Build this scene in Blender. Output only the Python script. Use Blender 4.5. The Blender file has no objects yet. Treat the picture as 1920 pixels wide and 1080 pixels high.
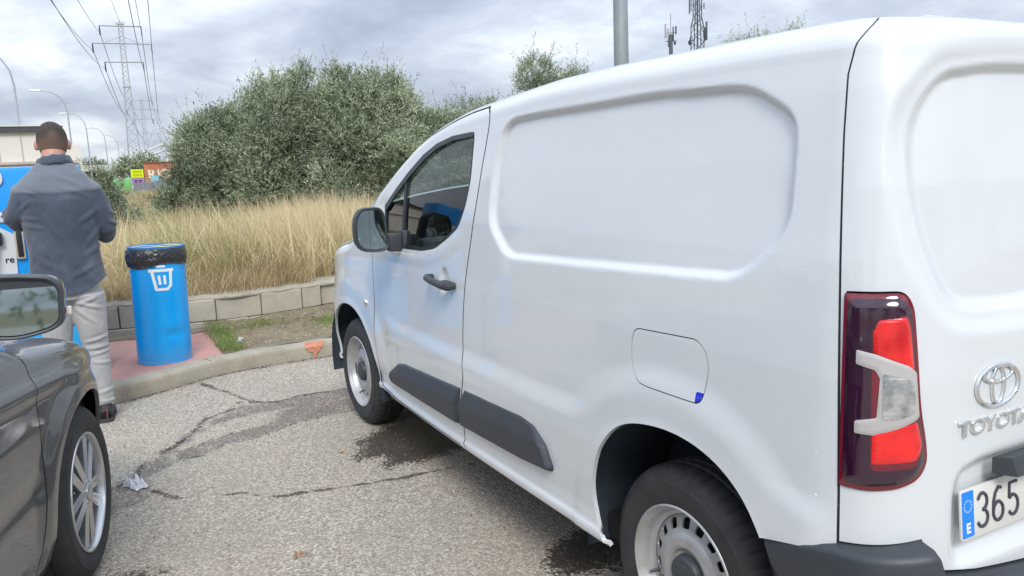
import bpy, bmesh, math, random
import numpy as np
from mathutils import Vector, Matrix, noise as mnoise
random.seed(7); RNG = np.random.default_rng(11)
scene = bpy.context.scene
COL = scene.collection

# ------------------------------------------------------------------ camera, sky, sun, exposure
CAM = np.array([-1.61325, 1.35892, 1.47977]); YAW, PITCH, ROLL, FPX = .51209, -.15641, -.03927, 1509.8
cam_d = bpy.data.cameras.new('camera'); cam = bpy.data.objects.new('camera', cam_d); COL.objects.link(cam)
_f = np.array([math.cos(PITCH)*math.cos(YAW), -math.cos(PITCH)*math.sin(YAW), math.sin(PITCH)])
_r = np.cross(_f, [0, 0, 1.]); _r /= np.linalg.norm(_r); _u = np.cross(_r, _f)
_c, _s = math.cos(ROLL), math.sin(ROLL)
_R, _U = _c*_r+_s*_u, -_s*_r+_c*_u
cam.matrix_world = Matrix(((_R[0], _U[0], -_f[0], CAM[0]), (_R[1], _U[1], -_f[1], CAM[1]), (_R[2], _U[2], -_f[2], CAM[2]), (0, 0, 0, 1)))
cam_d.sensor_width = 36; cam_d.lens = FPX/1920*36; cam_d.clip_start = .05; cam_d.clip_end = 3000
scene.camera = cam
scene.render.resolution_x = 1024; scene.render.resolution_y = 576
scene.view_settings.view_transform = 'Standard'; scene.view_settings.look = 'None'
scene.view_settings.gamma = 1; scene.view_settings.use_curve_mapping = False
scene.view_settings.exposure = .68

SUN_DIR = Vector((-.70, .30, .68)).normalized()
sl = bpy.data.lights.new('sun', 'SUN'); sl.energy = 1.5; sl.angle = math.radians(20); sl.color = (1, .965, .91)
so = bpy.data.objects.new('sun', sl); COL.objects.link(so); so.rotation_euler = SUN_DIR.to_track_quat('Z', 'Y').to_euler(); so.location = (0, 0, 20)

world = bpy.data.worlds.new('World'); scene.world = world; world.use_nodes = True
NT = world.node_tree; NT.nodes.clear()
def wn(t, **k):
    n = NT.nodes.new(t)
    for a, b in k.items(): setattr(n, a, b)
    return n
def wl(a, b): NT.links.new(a, b)
def wmath(op, a, b=None, c=None):
    n = wn('ShaderNodeMath', operation=op)
    for i, v in enumerate((a, b, c)):
        if v is None: continue
        if isinstance(v, (int, float)): n.inputs[i].default_value = v
        else: wl(v, n.inputs[i])
    return n.outputs[0]
sky = wn('ShaderNodeTexSky', sky_type='NISHITA', sun_disc=False)
sky.sun_elevation = math.asin(SUN_DIR.z); sky.sun_rotation = math.atan2(SUN_DIR.x, SUN_DIR.y)
tc = wn('ShaderNodeTexCoord'); sep = wn('ShaderNodeSeparateXYZ'); wl(tc.outputs['Generated'], sep.inputs[0])
zc = wmath('MAXIMUM', sep.outputs[2], 0.0)
den = wmath('ADD', zc, .24)
cmb = wn('ShaderNodeCombineXYZ'); wl(wmath('DIVIDE', sep.outputs[0], den), cmb.inputs[0]); wl(wmath('DIVIDE', sep.outputs[1], den), cmb.inputs[1])
cmb.inputs[2].default_value = 3.1
def wnoise(scale, detail, rough, dist=0, vec=None):
    n = wn('ShaderNodeTexNoise'); n.inputs['Scale'].default_value = scale; n.inputs['Detail'].default_value = detail
    n.inputs['Roughness'].default_value = rough; n.inputs['Distortion'].default_value = dist; wl(vec or cmb.outputs[0], n.inputs['Vector']); return n.outputs['Fac']
def ramp(fac, stops):
    n = wn('ShaderNodeValToRGB'); wl(fac, n.inputs[0]); e = n.color_ramp.elements
    while len(e) < len(stops): e.new(.5)
    for i, (p, c) in enumerate(stops): e[i].position = p; e[i].color = (*c, 1)
    return n.outputs[0]
n1 = wnoise(.95, 8, .55, .45); n2 = wnoise(3.4, 7, .6, .3)
cl = wmath('ADD', wmath('MULTIPLY', n1, .72), wmath('MULTIPLY', n2, .28))
ccol = ramp(cl, [(.36, (.255, .295, .372)), (.45, (.335, .380, .460)), (.53, (.435, .478, .55)), (.63, (.62, .655, .695))])
# brighter towards the zenith as under any cloud layer
grad = wmath('MULTIPLY', wmath('ADD', wmath('MULTIPLY', zc, 1.35), .93), 1.0)
mulc = wn('ShaderNodeVectorMath', operation='SCALE'); wl(ccol, mulc.inputs[0]); wl(grad, mulc.inputs['Scale'])
# far bright cumulus low over the horizon
cmb2 = wn('ShaderNodeCombineXYZ'); wl(wmath('MULTIPLY', sep.outputs[0], 3.0), cmb2.inputs[0]); wl(wmath('MULTIPLY', sep.outputs[1], 3.0), cmb2.inputs[1]); wl(wmath('MULTIPLY', sep.outputs[2], 9.0), cmb2.inputs[2])
n3 = wnoise(2.1, 8, .55, .1, cmb2.outputs[0])
low = wmath('SUBTRACT', 1.0, wmath('MINIMUM', wmath('MULTIPLY', zc, 7.0), 1.0))
lowm = wn('ShaderNodeMapRange'); wl(wmath('MULTIPLY', n3, wmath('ADD', wmath('MULTIPLY', low, .55), .62)), lowm.inputs[0]); lowm.inputs[1].default_value = .50; lowm.inputs[2].default_value = .66; lowm.inputs[4].default_value = .85
mx = wn('ShaderNodeMix', data_type='RGBA'); wl(lowm.outputs[0], mx.inputs['Factor']); wl(mulc.outputs[0], mx.inputs['A']); mx.inputs['B'].default_value = (.66, .69, .72, 1)
# a little of the clear sky shows through the thin places
skys = wn('ShaderNodeVectorMath', operation='SCALE'); wl(sky.outputs[0], skys.inputs[0]); skys.inputs['Scale'].default_value = .06
mx2 = wn('ShaderNodeMix', data_type='RGBA'); mx2.inputs['Factor'].default_value = .90; wl(skys.outputs[0], mx2.inputs['A']); wl(mx.outputs['Result'], mx2.inputs['B'])
bg = wn('ShaderNodeBackground'); bg.inputs['Strength'].default_value = 1.0; wl(mx2.outputs['Result'], bg.inputs[0])
wo = wn('ShaderNodeOutputWorld'); wl(bg.outputs[0], wo.inputs[0])

# ------------------------------------------------------------------ objects, naming
def tag(o, label=None, cat=None, group=None, kind=None):
    if label: o['label'] = label
    if cat: o['category'] = cat
    if group: o['group'] = group
    if kind: o['kind'] = kind
    return o
def empty(name, loc=(0, 0, 0), rz=0, label=None, cat=None, group=None):
    o = bpy.data.objects.new(name, None); COL.objects.link(o); o.location = loc; o.rotation_euler.z = rz; o.empty_display_size = .2
    return tag(o, label, cat, group)
def link(name, me, parent=None, local=False):
    o = bpy.data.objects.new(name, me); COL.objects.link(o)
    if parent is not None:
        o.parent = parent
        if not local:
            top = parent
            while top.parent is not None: top = top.parent
            if top is parent: o.matrix_parent_inverse = (Matrix.Translation(top.location) @ Matrix.Rotation(top.rotation_euler.z, 4, 'Z')).inverted()
    return o
def mkmesh(name, V, F, m, smooth=True, sharp=35):
    me = bpy.data.meshes.new(name)
    if isinstance(V, np.ndarray): V = V.tolist()
    me.from_pydata(V, [], F if isinstance(F, list) else F.tolist())
    if m is not None:
        for mm in (m if isinstance(m, (list, tuple)) else [m]): me.materials.append(mm)
    if smooth:
        me.polygons.foreach_set('use_smooth', [True]*len(me.polygons))
        if sharp: me.set_sharp_from_angle(angle=math.radians(sharp))
    me.update(); return me
def obj(name, V, F, m, parent=None, smooth=True, sharp=35, local=False):
    return link(name, mkmesh(name, V, F, m, smooth, sharp), parent, local)
def fastmesh(name, V, F4, m, smooth=False, attr=None):
    """numpy quads (or tris) straight into a mesh"""
    me = bpy.data.meshes.new(name); k = F4.shape[1]
    me.vertices.add(len(V)); me.vertices.foreach_set('co', np.ascontiguousarray(V, dtype=np.float32).ravel())
    me.loops.add(F4.size); me.loops.foreach_set('vertex_index', np.ascontiguousarray(F4, dtype=np.int32).ravel())
    me.polygons.add(len(F4)); me.polygons.foreach_set('loop_start', np.arange(0, F4.size, k, dtype=np.int32))
    try: me.polygons.foreach_set('loop_total', np.full(len(F4), k, dtype=np.int32))
    except Exception: pass
    if smooth: me.polygons.foreach_set('use_smooth', np.ones(len(F4), dtype=bool))
    if attr:
        for an, av in attr.items():
            a = me.attributes.new(an, 'FLOAT', 'POINT'); a.data.foreach_set('value', np.ascontiguousarray(av, dtype=np.float32))
    if m is not None: me.materials.append(m)
    me.update(calc_edges=True); me.validate(); return me
class MB:
    """collects shapes for ONE mesh object"""
    def __init__(s): s.v = []; s.f = []
    def add(s, V, F, M=None):
        o = len(s.v)
        for p in V:
            p = Vector(p)
            s.v.append(tuple(M @ p) if M is not None else tuple(p))
        s.f += [tuple(i+o for i in f) for f in F]; return s
    def box(s, c, d, bev=0, M=None, rz=0, seg=2):
        bm = bmesh.new(); bmesh.ops.create_cube(bm, size=1)
        bmesh.ops.scale(bm, vec=d, verts=bm.verts)
        if bev: bmesh.ops.bevel(bm, geom=bm.edges[:], offset=bev, segments=seg, profile=.6, affect='EDGES')
        T = Matrix.Translation(c) @ Matrix.Rotation(rz, 4, 'Z')
        if M is not None: T = M @ T
        bm.verts.index_update(); s.add([v.co for v in bm.verts], [tuple(v.index for v in f.verts) for f in bm.faces], T); bm.free(); return s
    def tube(s, P, r, n=10, cap=True, M=None, flat=1.0):
        P = [Vector(p) for p in P]; R_ = r if isinstance(r, (list, tuple)) else [r]*len(P)
        V = []; up = None
        for i, p in enumerate(P):
            t = (P[min(i+1, len(P)-1)]-P[max(i-1, 0)]).normalized()
            if up is None:
                up = Vector((0, 0, 1)) if abs(t.z) < .9 else Vector((1, 0, 0))
            a = (up-t*up.dot(t)).normalized(); b = t.cross(a); up = a
            for k in range(n):
                an = 2*math.pi*k/n; V.append(p+a*math.cos(an)*R_[i]*flat+b*math.sin(an)*R_[i])
        F = []
        for i in range(len(P)-1):
            for k in range(n):
                k2 = (k+1) % n; F.append((i*n+k, i*n+k2, (i+1)*n+k2, (i+1)*n+k))
        if cap: F += [tuple(range(n))[::-1], tuple((len(P)-1)*n+k for k in range(n))]
        return s.add(V, F, M)
    def lathe(s, prof, n=48, M=None, caps=False):
        """prof: (radius, height) around local Z"""
        V = []; F = []; m = len(prof)
        for i in range(n):
            a = 2*math.pi*i/n
            for r, h in prof: V.append((r*math.cos(a), r*math.sin(a), h))
        for i in range(n):
            j = (i+1) % n
            for k in range(m-1): F.append((i*m+k, j*m+k, j*m+k+1, i*m+k+1))
        if caps: F += [tuple(i*m for i in range(n))[::-1], tuple(i*m+m-1 for i in range(n))]
        return s.add(V, F, M)
    def prism(s, poly, d0, d1, M=None, bev=0):
        """closed 2D polygon extruded from d0 to d1 along local Z"""
        n = len(poly)
        V = [(x, y, d0) for x, y in poly]+[(x, y, d1) for x, y in poly]
        F = [tuple(range(n))[::-1], tuple(range(n, 2*n))]+[(i, (i+1) % n, n+(i+1) % n, n+i) for i in range(n)]
        if not bev: return s.add(V, F, M)
        bm = bmesh.new(); vs = [bm.verts.new(v) for v in V]
        for f in F: bm.faces.new([vs[i] for i in f])
        top = [e for e in bm.edges if all(abs(v.co.z-d1) < 1e-9 for v in e.verts)]
        bmesh.ops.bevel(bm, geom=top, offset=bev, segments=3, profile=.5, affect='EDGES')
        bm.verts.index_update(); s.add([v.co for v in bm.verts], [tuple(v.index for v in f.verts) for f in bm.faces], M); bm.free(); return s
    def build(s, name, m, parent=None, smooth=True, sharp=35, local=False):
        return obj(name, s.v, s.f, m, parent, smooth, sharp, local)
def frame(o, x, y, z):
    """4x4 with the given axes and origin"""
    x, y, z = Vector(x).normalized(), Vector(y).normalized(), Vector(z).normalized()
    return Matrix(((x.x, y.x, z.x, o[0]), (x.y, y.y, z.y, o[1]), (x.z, y.z, z.z, o[2]), (0, 0, 0, 1)))
def copy_tree(o, parent=None):
    c = o.copy(); COL.objects.link(c)
    if parent is not None: c.parent = parent
    for ch in [q for q in o.children]: copy_tree(ch, c)
    return c
def text_mesh(name, body, size, depth, m, M, parent=None, sx=1.0, align='CENTER', offset=0.0, bev=0.0):
    cu = bpy.data.curves.new(name, 'FONT'); cu.body = body; cu.size = size; cu.extrude = depth; cu.align_x = align; cu.offset = offset; cu.bevel_depth = bev
    t = bpy.data.objects.new('tmp', cu); COL.objects.link(t)
    dg = bpy.context.evaluated_depsgraph_get(); me = bpy.data.meshes.new_from_object(t.evaluated_get(dg)); bpy.data.objects.remove(t)
    me.transform(M @ Matrix.Diagonal((sx, 1, 1, 1))); me.materials.clear(); me.materials.append(m); me.name = name
    return link(name, me, parent)

# ------------------------------------------------------------------ materials
class Mat:
    def __init__(s, name):
        s.m = bpy.data.materials.new(name); s.m.use_nodes = True; s.t = s.m.node_tree; s.b = s.t.nodes['Principled BSDF']
        s.tc = s.t.nodes.new('ShaderNodeTexCoord'); s.co = s.tc.outputs['Object']
    def n(s, t, **k):
        n = s.t.nodes.new(t)
        for a, b in k.items(): setattr(n, a, b)
        return n
    def l(s, a, b): s.t.links.new(a, b)
    def set(s, **k):
        for a, v in k.items():
            a = a.replace('_', ' ')
            i = s.b.inputs[a]
            if hasattr(v, 'links') or hasattr(v, 'is_linked'): s.l(v, i)
            elif isinstance(v, tuple): i.default_value = (*v, 1) if len(v) == 3 else v
            else: i.default_value = v
        return s
    def noise(s, scale, detail=5, rough=.55, vec=None, dist=0, out='Fac'):
        n = s.n('ShaderNodeTexNoise'); n.inputs['Scale'].default_value = scale; n.inputs['Detail'].default_value = detail; n.inputs['Roughness'].default_value = rough; n.inputs['Distortion'].default_value = dist
        s.l(vec or s.co, n.inputs['Vector']); return n.outputs[out]
    def scale(s, v):
        n = s.n('ShaderNodeMapping'); n.inputs['Scale'].default_value = v; s.l(s.co, n.inputs['Vector']); return n.outputs[0]
    def vor(s, scale, feat='F1', out='Distance', vec=None, rnd=1):
        n = s.n('ShaderNodeTexVoronoi', feature=feat); n.inputs['Scale'].default_value = scale; n.inputs['Randomness'].default_value = rnd; s.l(vec or s.co, n.inputs['Vector']); return n.outputs[out]
    def ramp(s, fac, stops, interp='LINEAR'):
        n = s.n('ShaderNodeValToRGB'); s.l(fac, n.inputs[0]); e = n.color_ramp.elements; n.color_ramp.interpolation = interp
        while len(e) < len(stops): e.new(.5)
        for i, (p, c) in enumerate(stops): e[i].position = p; e[i].color = (*c, 1) if isinstance(c, tuple) else (c, c, c, 1)
        return n.outputs[0]
    def mix(s, fac, a, b, mode='MIX'):
        n = s.n('ShaderNodeMix', data_type='RGBA', blend_type=mode)
        for k, v in (('Factor', fac), ('A', a), ('B', b)):
            if isinstance(v, tuple): n.inputs[k].default_value = (*v, 1)
            elif isinstance(v, (int, float)): n.inputs[k].default_value = v
            else: s.l(v, n.inputs[k])
        return n.outputs['Result']
    def math(s, op, a, b=None):
        n = s.n('ShaderNodeMath', operation=op)
        for i, v in enumerate((a, b)):
            if v is None: continue
            if isinstance(v, (int, float)): n.inputs[i].default_value = v
            else: s.l(v, n.inputs[i])
        return n.outputs[0]
    def bump(s, h, strength=.3, dist=.01, prev=None):
        n = s.n('ShaderNodeBump'); n.inputs['Strength'].default_value = strength; n.inputs['Distance'].default_value = dist; s.l(h, n.inputs['Height'])
        if prev: s.l(prev, n.inputs['Normal'])
        s.l(n.outputs[0], s.b.inputs['Normal']); return n.outputs[0]
    def attr(s, name):
        n = s.n('ShaderNodeAttribute', attribute_name=name); return n.outputs['Fac']
def plain(name, c, rough=.5, metal=0, coat=0, var=.12, vs=6, bump=0, bs=60, spec=.5, bd=.002):
    m = Mat(name); f = m.noise(vs, 5, .6)
    lo = tuple(x*(1-var) for x in c); hi = tuple(min(1, x*(1+var)) for x in c)
    m.set(Base_Color=m.ramp(f, [(.3, lo), (.7, hi)]), Roughness=rough, Metallic=metal, Coat_Weight=coat, Coat_Roughness=.04, Specular_IOR_Level=spec)
    if bump: m.bump(m.noise(bs, 4, .6), bump, bd)
    return m.m
M_ = {}
# van paint: clear-coated white with a faint film of road dust and dried drops
m = Mat('white_paint'); d1 = m.noise(1.1, 6, .6); d2 = m.noise(38, 3, .6)
dust = m.ramp(d1, [(.35, (.66, .69, .715)), (.75, (.60, .63, .65))])
spk = m.ramp(m.vor(34), [(.0, 1.0), (.035, 1.0), (.06, 0.0)])
m.set(Base_Color=m.mix(m.math('MULTIPLY', spk, .10), dust, (.55, .55, .53)), Roughness=.32, Coat_Weight=1.0, Coat_Roughness=.05, Coat_IOR=1.5)
m.set(Roughness=m.math('ADD', m.math('MULTIPLY', d2, .12), .26))
M_['white'] = m.m
M_['dark_plastic'] = plain('dark_grey_plastic', (.040, .046, .056), .48, var=.1, bump=.12, bs=900, bd=.0004)
M_['black'] = plain('black_void_lining', (.012, .014, .018), .8, var=.2)
M_['liner'] = plain('wheel_well_liner', (.026, .038, .054), .75, var=.3, vs=9, bump=.3, bs=60)
M_['rubber'] = plain('tyre_rubber', (.030, .031, .033), .72, var=.28, vs=14, bump=.25, bs=220, bd=.0008)
M_['gasket'] = plain('rubber_gasket', (.018, .021, .026), .45, var=.1)
m = Mat('steel_rim_silver'); dn = m.noise(9, 5, .6)
m.set(Base_Color=m.ramp(dn, [(.35, (.50, .51, .53)), (.62, (.42, .41, .40)), (.78, (.26, .21, .17))]), Metallic=.55, Roughness=.42)
M_['rim'] = m.m
M_['alloy'] = plain('alloy_rim', (.55, .56, .58), .28, metal=.85, coat=.4, var=.08, vs=5)
M_['chrome'] = plain('chrome', (.80, .81, .83), .08, metal=1.0, var=.03)
M_['grey_metal'] = plain('galvanised_steel', (.30, .34, .36), .5, metal=.35, var=.14, vs=3, bump=.08, bs=40)
M_['trim'] = plain('cabin_trim', (.10, .11, .115), .7, var=.1)
M_['seat'] = plain('seat_cloth', (.07, .075, .085), .9, var=.2, vs=30, bump=.3, bs=300)
m = Mat('mirror_glass'); m.set(Base_Color=(.34, .42, .44), Metallic=1.0, Roughness=.03); M_['mirror'] = m.m
m = Mat('window_glass')
for nd in list(m.t.nodes):
    if nd.bl_idname not in ('ShaderNodeOutputMaterial',): m.t.nodes.remove(nd)
gl = m.t.nodes.new('ShaderNodeBsdfGlossy'); gl.inputs['Roughness'].default_value = .015; gl.inputs['Color'].default_value = (1, 1, 1, 1)
tr = m.t.nodes.new('ShaderNodeBsdfTransparent'); tr.inputs['Color'].default_value = (.56, .66, .65, 1)
gi = m.n('ShaderNodeNewGeometry'); vd = m.n('ShaderNodeVectorMath', operation='DOT_PRODUCT'); m.l(gi.outputs['Incoming'], vd.inputs[0]); m.l(gi.outputs['Normal'], vd.inputs[1]); fr_o = m.math('ADD', m.math('MULTIPLY', m.math('POWER', m.math('SUBTRACT', 1.0, m.math('ABSOLUTE', vd.outputs['Value'])), 5.0), .90), .055)
ms = m.t.nodes.new('ShaderNodeMixShader'); m.l(fr_o, ms.inputs[0]); m.l(tr.outputs[0], ms.inputs[1]); m.l(gl.outputs[0], ms.inputs[2])
m.l(ms.outputs[0], [n for n in m.t.nodes if n.bl_idname == 'ShaderNodeOutputMaterial'][0].inputs[0]); M_['glass'] = m.m
# ------------------------------------------------------------------ panel tools: surfaces cut along smooth outlines
def sm(a, b, x):
    t = np.clip((np.asarray(x, float)-a)/(b-a), 0, 1); return t*t*(3-2*t)
def cr(pts, n=12, closed=False):
    P = np.array(pts, float); N = len(P); out = []
    for i in (range(N) if closed else range(N-1)):
        if closed: a, b, c, d = P[(i-1) % N], P[i], P[(i+1) % N], P[(i+2) % N]
        else: a, b, c, d = P[max(i-1, 0)], P[i], P[i+1], P[min(i+2, N-1)]
        for k in range(n):
            t = k/n; out.append(.5*((2*b)+(-a+c)*t+(2*a-5*b+4*c-d)*t*t+(-a+3*b-3*c+d)*t**3))
    if not closed: out.append(P[-1])
    return np.array(out)
def rnd(poly, r, n=5):
    """round the corners of a closed polygon (r: one radius or one per corner)"""
    P = [np.array(p, float) for p in poly]; N = len(P); out = []
    R_ = r if isinstance(r, (list, tuple)) else [r]*N
    for i in range(N):
        a, b, c = P[i-1], P[i], P[(i+1) % N]
        u, w = a-b, c-b; lu, lw = np.linalg.norm(u), np.linalg.norm(w); k = min(R_[i], lu*.48, lw*.48)
        p0, p2 = b+u/lu*k, b+w/lw*k
        for j in range(n+1):
            t = j/n; out.append((1-t)**2*p0+2*t*(1-t)*b+t*t*p2)
    return np.array(out)
def pl(x, tab):
    tab = np.array(tab); return np.interp(x, tab[:, 0], tab[:, 1])
def psm(x, tab, w=.04):
    s = 0
    for o, k in ((-1, .15), (-.5, .22), (0, .26), (.5, .22), (1, .15)): s = s+k*pl(np.asarray(x)+o*w, tab)
    return s
def sdf(poly, X, Z):
    P = np.array(poly, float); Q = np.roll(P, -1, 0); X = np.asarray(X, float); Z = np.asarray(Z, float)
    d = np.full(X.shape, 1e9); ins = np.zeros(X.shape, bool)
    for (ax, ay), (bx, by) in zip(P, Q):
        ex, ey = bx-ax, by-ay; L = ex*ex+ey*ey+1e-12
        t = np.clip(((X-ax)*ex+(Z-ay)*ey)/L, 0, 1)
        d = np.minimum(d, (X-ax-t*ex)**2+(Z-ay-t*ey)**2)
        if abs(by-ay) > 1e-12: ins ^= ((ay > Z) != (by > Z)) & (X < (bx-ax)*(Z-ay)/(by-ay)+ax)
    d = np.sqrt(d); return np.where(ins, -d, d)
def sdf_big(poly, X, Z, pad=.12):
    """sdf, exact only near the polygon (fast on big grids)"""
    P = np.array(poly); out = np.full(X.shape, pad)
    m = (X > P[:, 0].min()-pad) & (X < P[:, 0].max()+pad) & (Z > P[:, 1].min()-pad) & (Z < P[:, 1].max()+pad)
    out[m] = sdf(poly, X[m], Z[m]); return out
def grid_normals(P):
    a = np.gradient(P, axis=0); b = np.gradient(P, axis=1); n = np.cross(a, b); return n/(np.linalg.norm(n, axis=2, keepdims=True)+1e-12)
def cut(P, fields, rim=.018, flip=False, N=None):
    """grid surface P (n,m,3) kept where every field > 0; open edges get a rim of depth rim turned inwards.
    returns vertices, faces"""
    n, m = P.shape[:2]
    if N is None: N = grid_normals(P)
    A = np.concatenate([P.reshape(-1, 3), N.reshape(-1, 3)]+[f.reshape(-1, 1) for f in fields], 1)
    idx = np.arange(n*m).reshape(n, m)
    q = np.stack([idx[:-1, :-1], idx[1:, :-1], idx[1:, 1:], idx[:-1, 1:]], -1).reshape(-1, 4)
    if flip: q = q[:, ::-1]
    allpos = np.ones(len(q), bool); anyneg = np.zeros(len(q), bool); gone = np.zeros(len(q), bool)
    for k in range(len(fields)):
        f = A[:, 6+k][q]; allpos &= (f > 0).all(1); gone |= (f <= 0).all(1)
    keep = [tuple(t) for t in q[allpos].tolist()]; work = [tuple(t) for t in q[~allpos & ~gone].tolist()]
    extra = []; nb = len(A); get = lambda i: A[i] if i < nb else extra[i-nb]
    cutv = {}
    for k in range(len(fields)):
        cache = {}; out = []
        for face in work:
            vals = [get(i)[6+k] for i in face]
            if min(vals) > 0: out.append(face); continue
            if max(vals) <= 0: continue
            nf = []
            for j in range(len(face)):
                a, b = face[j], face[(j+1) % len(face)]; fa, fb = vals[j], vals[(j+1) % len(face)]
                if fa > 0: nf.append(a)
                if (fa > 0) != (fb > 0):
                    key = (a, b) if a < b else (b, a)
                    if key not in cache:
                        t = fa/(fa-fb); v = get(a)*(1-t)+get(b)*t; v[6+k] = 1e-9; extra.append(v); cache[key] = nb+len(extra)-1; cutv[cache[key]] = k
                    nf.append(cache[key])
            if len(nf) >= 3: out.append(tuple(nf))
        work = out
    F = keep+work
    allA = np.concatenate([A, np.array(extra)], 0) if extra else A
    rims = rim if isinstance(rim, (list, tuple)) else [rim]*max(1, len(fields))
    if max(rims) > 0:
        ec = {}
        for face in work:
            for j in range(len(face)):
                a, b = face[j], face[(j+1) % len(face)]
                if a in cutv and b in cutv:
                    key = (a, b) if a < b else (b, a); ec.setdefault(key, []).append((a, b))
        new = {}; add = []
        base = len(allA)
        def inner(i):
            if i not in new:
                v = allA[i].copy(); nn = v[3:6]/(np.linalg.norm(v[3:6])+1e-9); v[:3] = v[:3]-nn*rims[cutv[i]]; add.append(v); new[i] = base+len(add)-1
            return new[i]
        for key, l in ec.items():
            if len(l) == 1:
                a, b = l[0]; F.append((b, a, inner(a), inner(b)))
        if add: allA = np.concatenate([allA, np.array(add)], 0)
    used = np.zeros(len(allA), bool)
    for f in F: used[list(f)] = True
    mp = np.cumsum(used)-1
    V = allA[used][:, :3]; mp = mp.tolist()
    return V, [tuple(mp[i] for i in f) for f in F]

# ------------------------------------------------------------------ the van's body surface (metres; x forward, z up, left side at y = 0)
VPLAN = cr([(-.70, -.924), (-.697, -.60), (-.688, -.33), (-.668, -.17), (-.62, -.06), (-.53, -.010), (-.38, 0), (0, 0), (.6, -.003), (1.2, -.010), (1.8, -.026), (2.25, -.045), (2.5, -.052), (2.8, -.046), (3.02, -.055), (3.2, -.098), (3.36, -.20), (3.5, -.38), (3.58, -.62), (3.61, -.924)], 16)
_L = np.concatenate([[0], np.cumsum(np.hypot(*np.diff(VPLAN, axis=0).T))]); VS = _L-_L[np.argmin(np.hypot(VPLAN[:, 0], VPLAN[:, 1]))]
SIL = [(-.75, 1.742), (-.2, 1.75), (.4, 1.749), (.74, 1.741), (1.157, 1.709), (1.39, 1.688), (1.65, 1.643), (1.83, 1.592), (2.1, 1.484), (2.42, 1.33), (2.57, 1.245), (2.70, 1.12), (2.78, 1.08), (3.0, 1.045), (3.2, 1.005), (3.35, .94), (3.5, .82), (3.62, .66)]
V_REC = rnd([(.80, 1.640), (.15, 1.652), (-.20, 1.640), (-.375, 1.55), (-.385, 1.300), (-.235, 1.176), (.40, 1.152), (.90, 1.135), (1.045, 1.25), (1.045, 1.46), (1.005, 1.60), (.94, 1.634)], .065)
V_SEAM = [(1.247, .30), (1.272, .34), (1.284, .42), (1.282, .50), (1.262, .56), (1.238, .63), (1.246, .68), (1.256, .76), (1.245, .90), (1.222, 1.03), (1.19, 1.17), (1.162, 1.32), (1.138, 1.48), (1.122, 1.60), (1.128, 1.66)]
V_DOOR = np.array(cr(V_SEAM, 4).tolist()+[(1.16, 1.683), (1.30, 1.672), (1.5, 1.642), (1.7, 1.60), (1.9, 1.54), (2.1, 1.46), (2.28, 1.37), (2.40, 1.27), (2.415, 1.18), (2.395, 1.05), (2.385, .9), (2.372, .74), (2.368, .57), (2.36, .42), (2.33, .345), (2.28, .33), (1.31, .325)])
V_WIN = rnd([(1.232, 1.600), (1.44, 1.592), (1.598, 1.567), (1.74, 1.524), (1.90, 1.452), (2.06, 1.372), (2.215, 1.285), (2.215, 1.21), (2.20, 1.085), (1.68, 1.100), (1.53, 1.122), (1.41, 1.170), (1.30, 1.225), (1.25, 1.31), (1.222, 1.42)], .035)
V_FLAP = rnd([(.137, 1.006), (-.115, 1.016), (-.150, .985), (-.156, .945), (-.140, .858), (.075, .858), (.112, .862), (.146, .90), (.150, .965)], .022)
V_LAMP = rnd([(-.545, 1.186), (-.66, 1.190), (-.679, 1.16), (-.688, 1.069), (-.697, .96), (-.712, .885), (-.717, .84), (-.700, .805), (-.66, .788), (-.60, .780), (-.545, .782)], [.004, .03, .03, .05, .05, .03, .04, .04, .05, .02, .004])
V_RREC = rnd([(-1.45, 1.655), (-.95, 1.652), (-.74, 1.635), (-.655, 1.54), (-.655, 1.40), (-.70, 1.25), (-.77, 1.138), (-.90, 1.125), (-1.45, 1.12)], .07)
V_PREC = rnd([(-.782, .585), (-.780, .76), (-.80, .812), (-.87, .830), (-1.46, .832), (-1.46, .585)], .05)
V_ARCH = cr([(.285, .15), (.272, .30), (.318, .365), (.336, .45), (.318, .545), (.273, .634), (.207, .702), (.120, .740), (.0, .758), (-.110, .752), (-.205, .724), (-.282, .676), (-.338, .610), (-.378, .52), (-.402, .42), (-.408, .30), (-.405, .15)], 5)
def arch_f(s, z): # positive outside the wheel openings
    rr = sdf_big(V_ARCH, s, z, .2)
    r2 = np.hypot(s-2.775, (z-.315)/1.0)-.402
    return np.minimum(rr, np.where(z < .31, np.abs(s-2.775)-.40+(.31-z)*.10, r2))
def van_d(s, z):
    wr = sm(-.45, -.66, s)
    side = pl(z, [(.25, .05), (.308, .024), (.316, .006), (.342, .004), (.352, .014), (.40, .015), (.50, .006), (.62, 0), (.80, .004), (1.0, .012), (1.1, .02), (1.25, .035), (1.45, .066), (1.6, .093), (1.75, .125)])
    rear = pl(z, [(.3, 0), (.6, 0), (1.0, .006), (1.2, .02), (1.4, .042), (1.6, .075), (1.75, .11)])
    return side*(1-wr)+rear*wr
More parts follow.
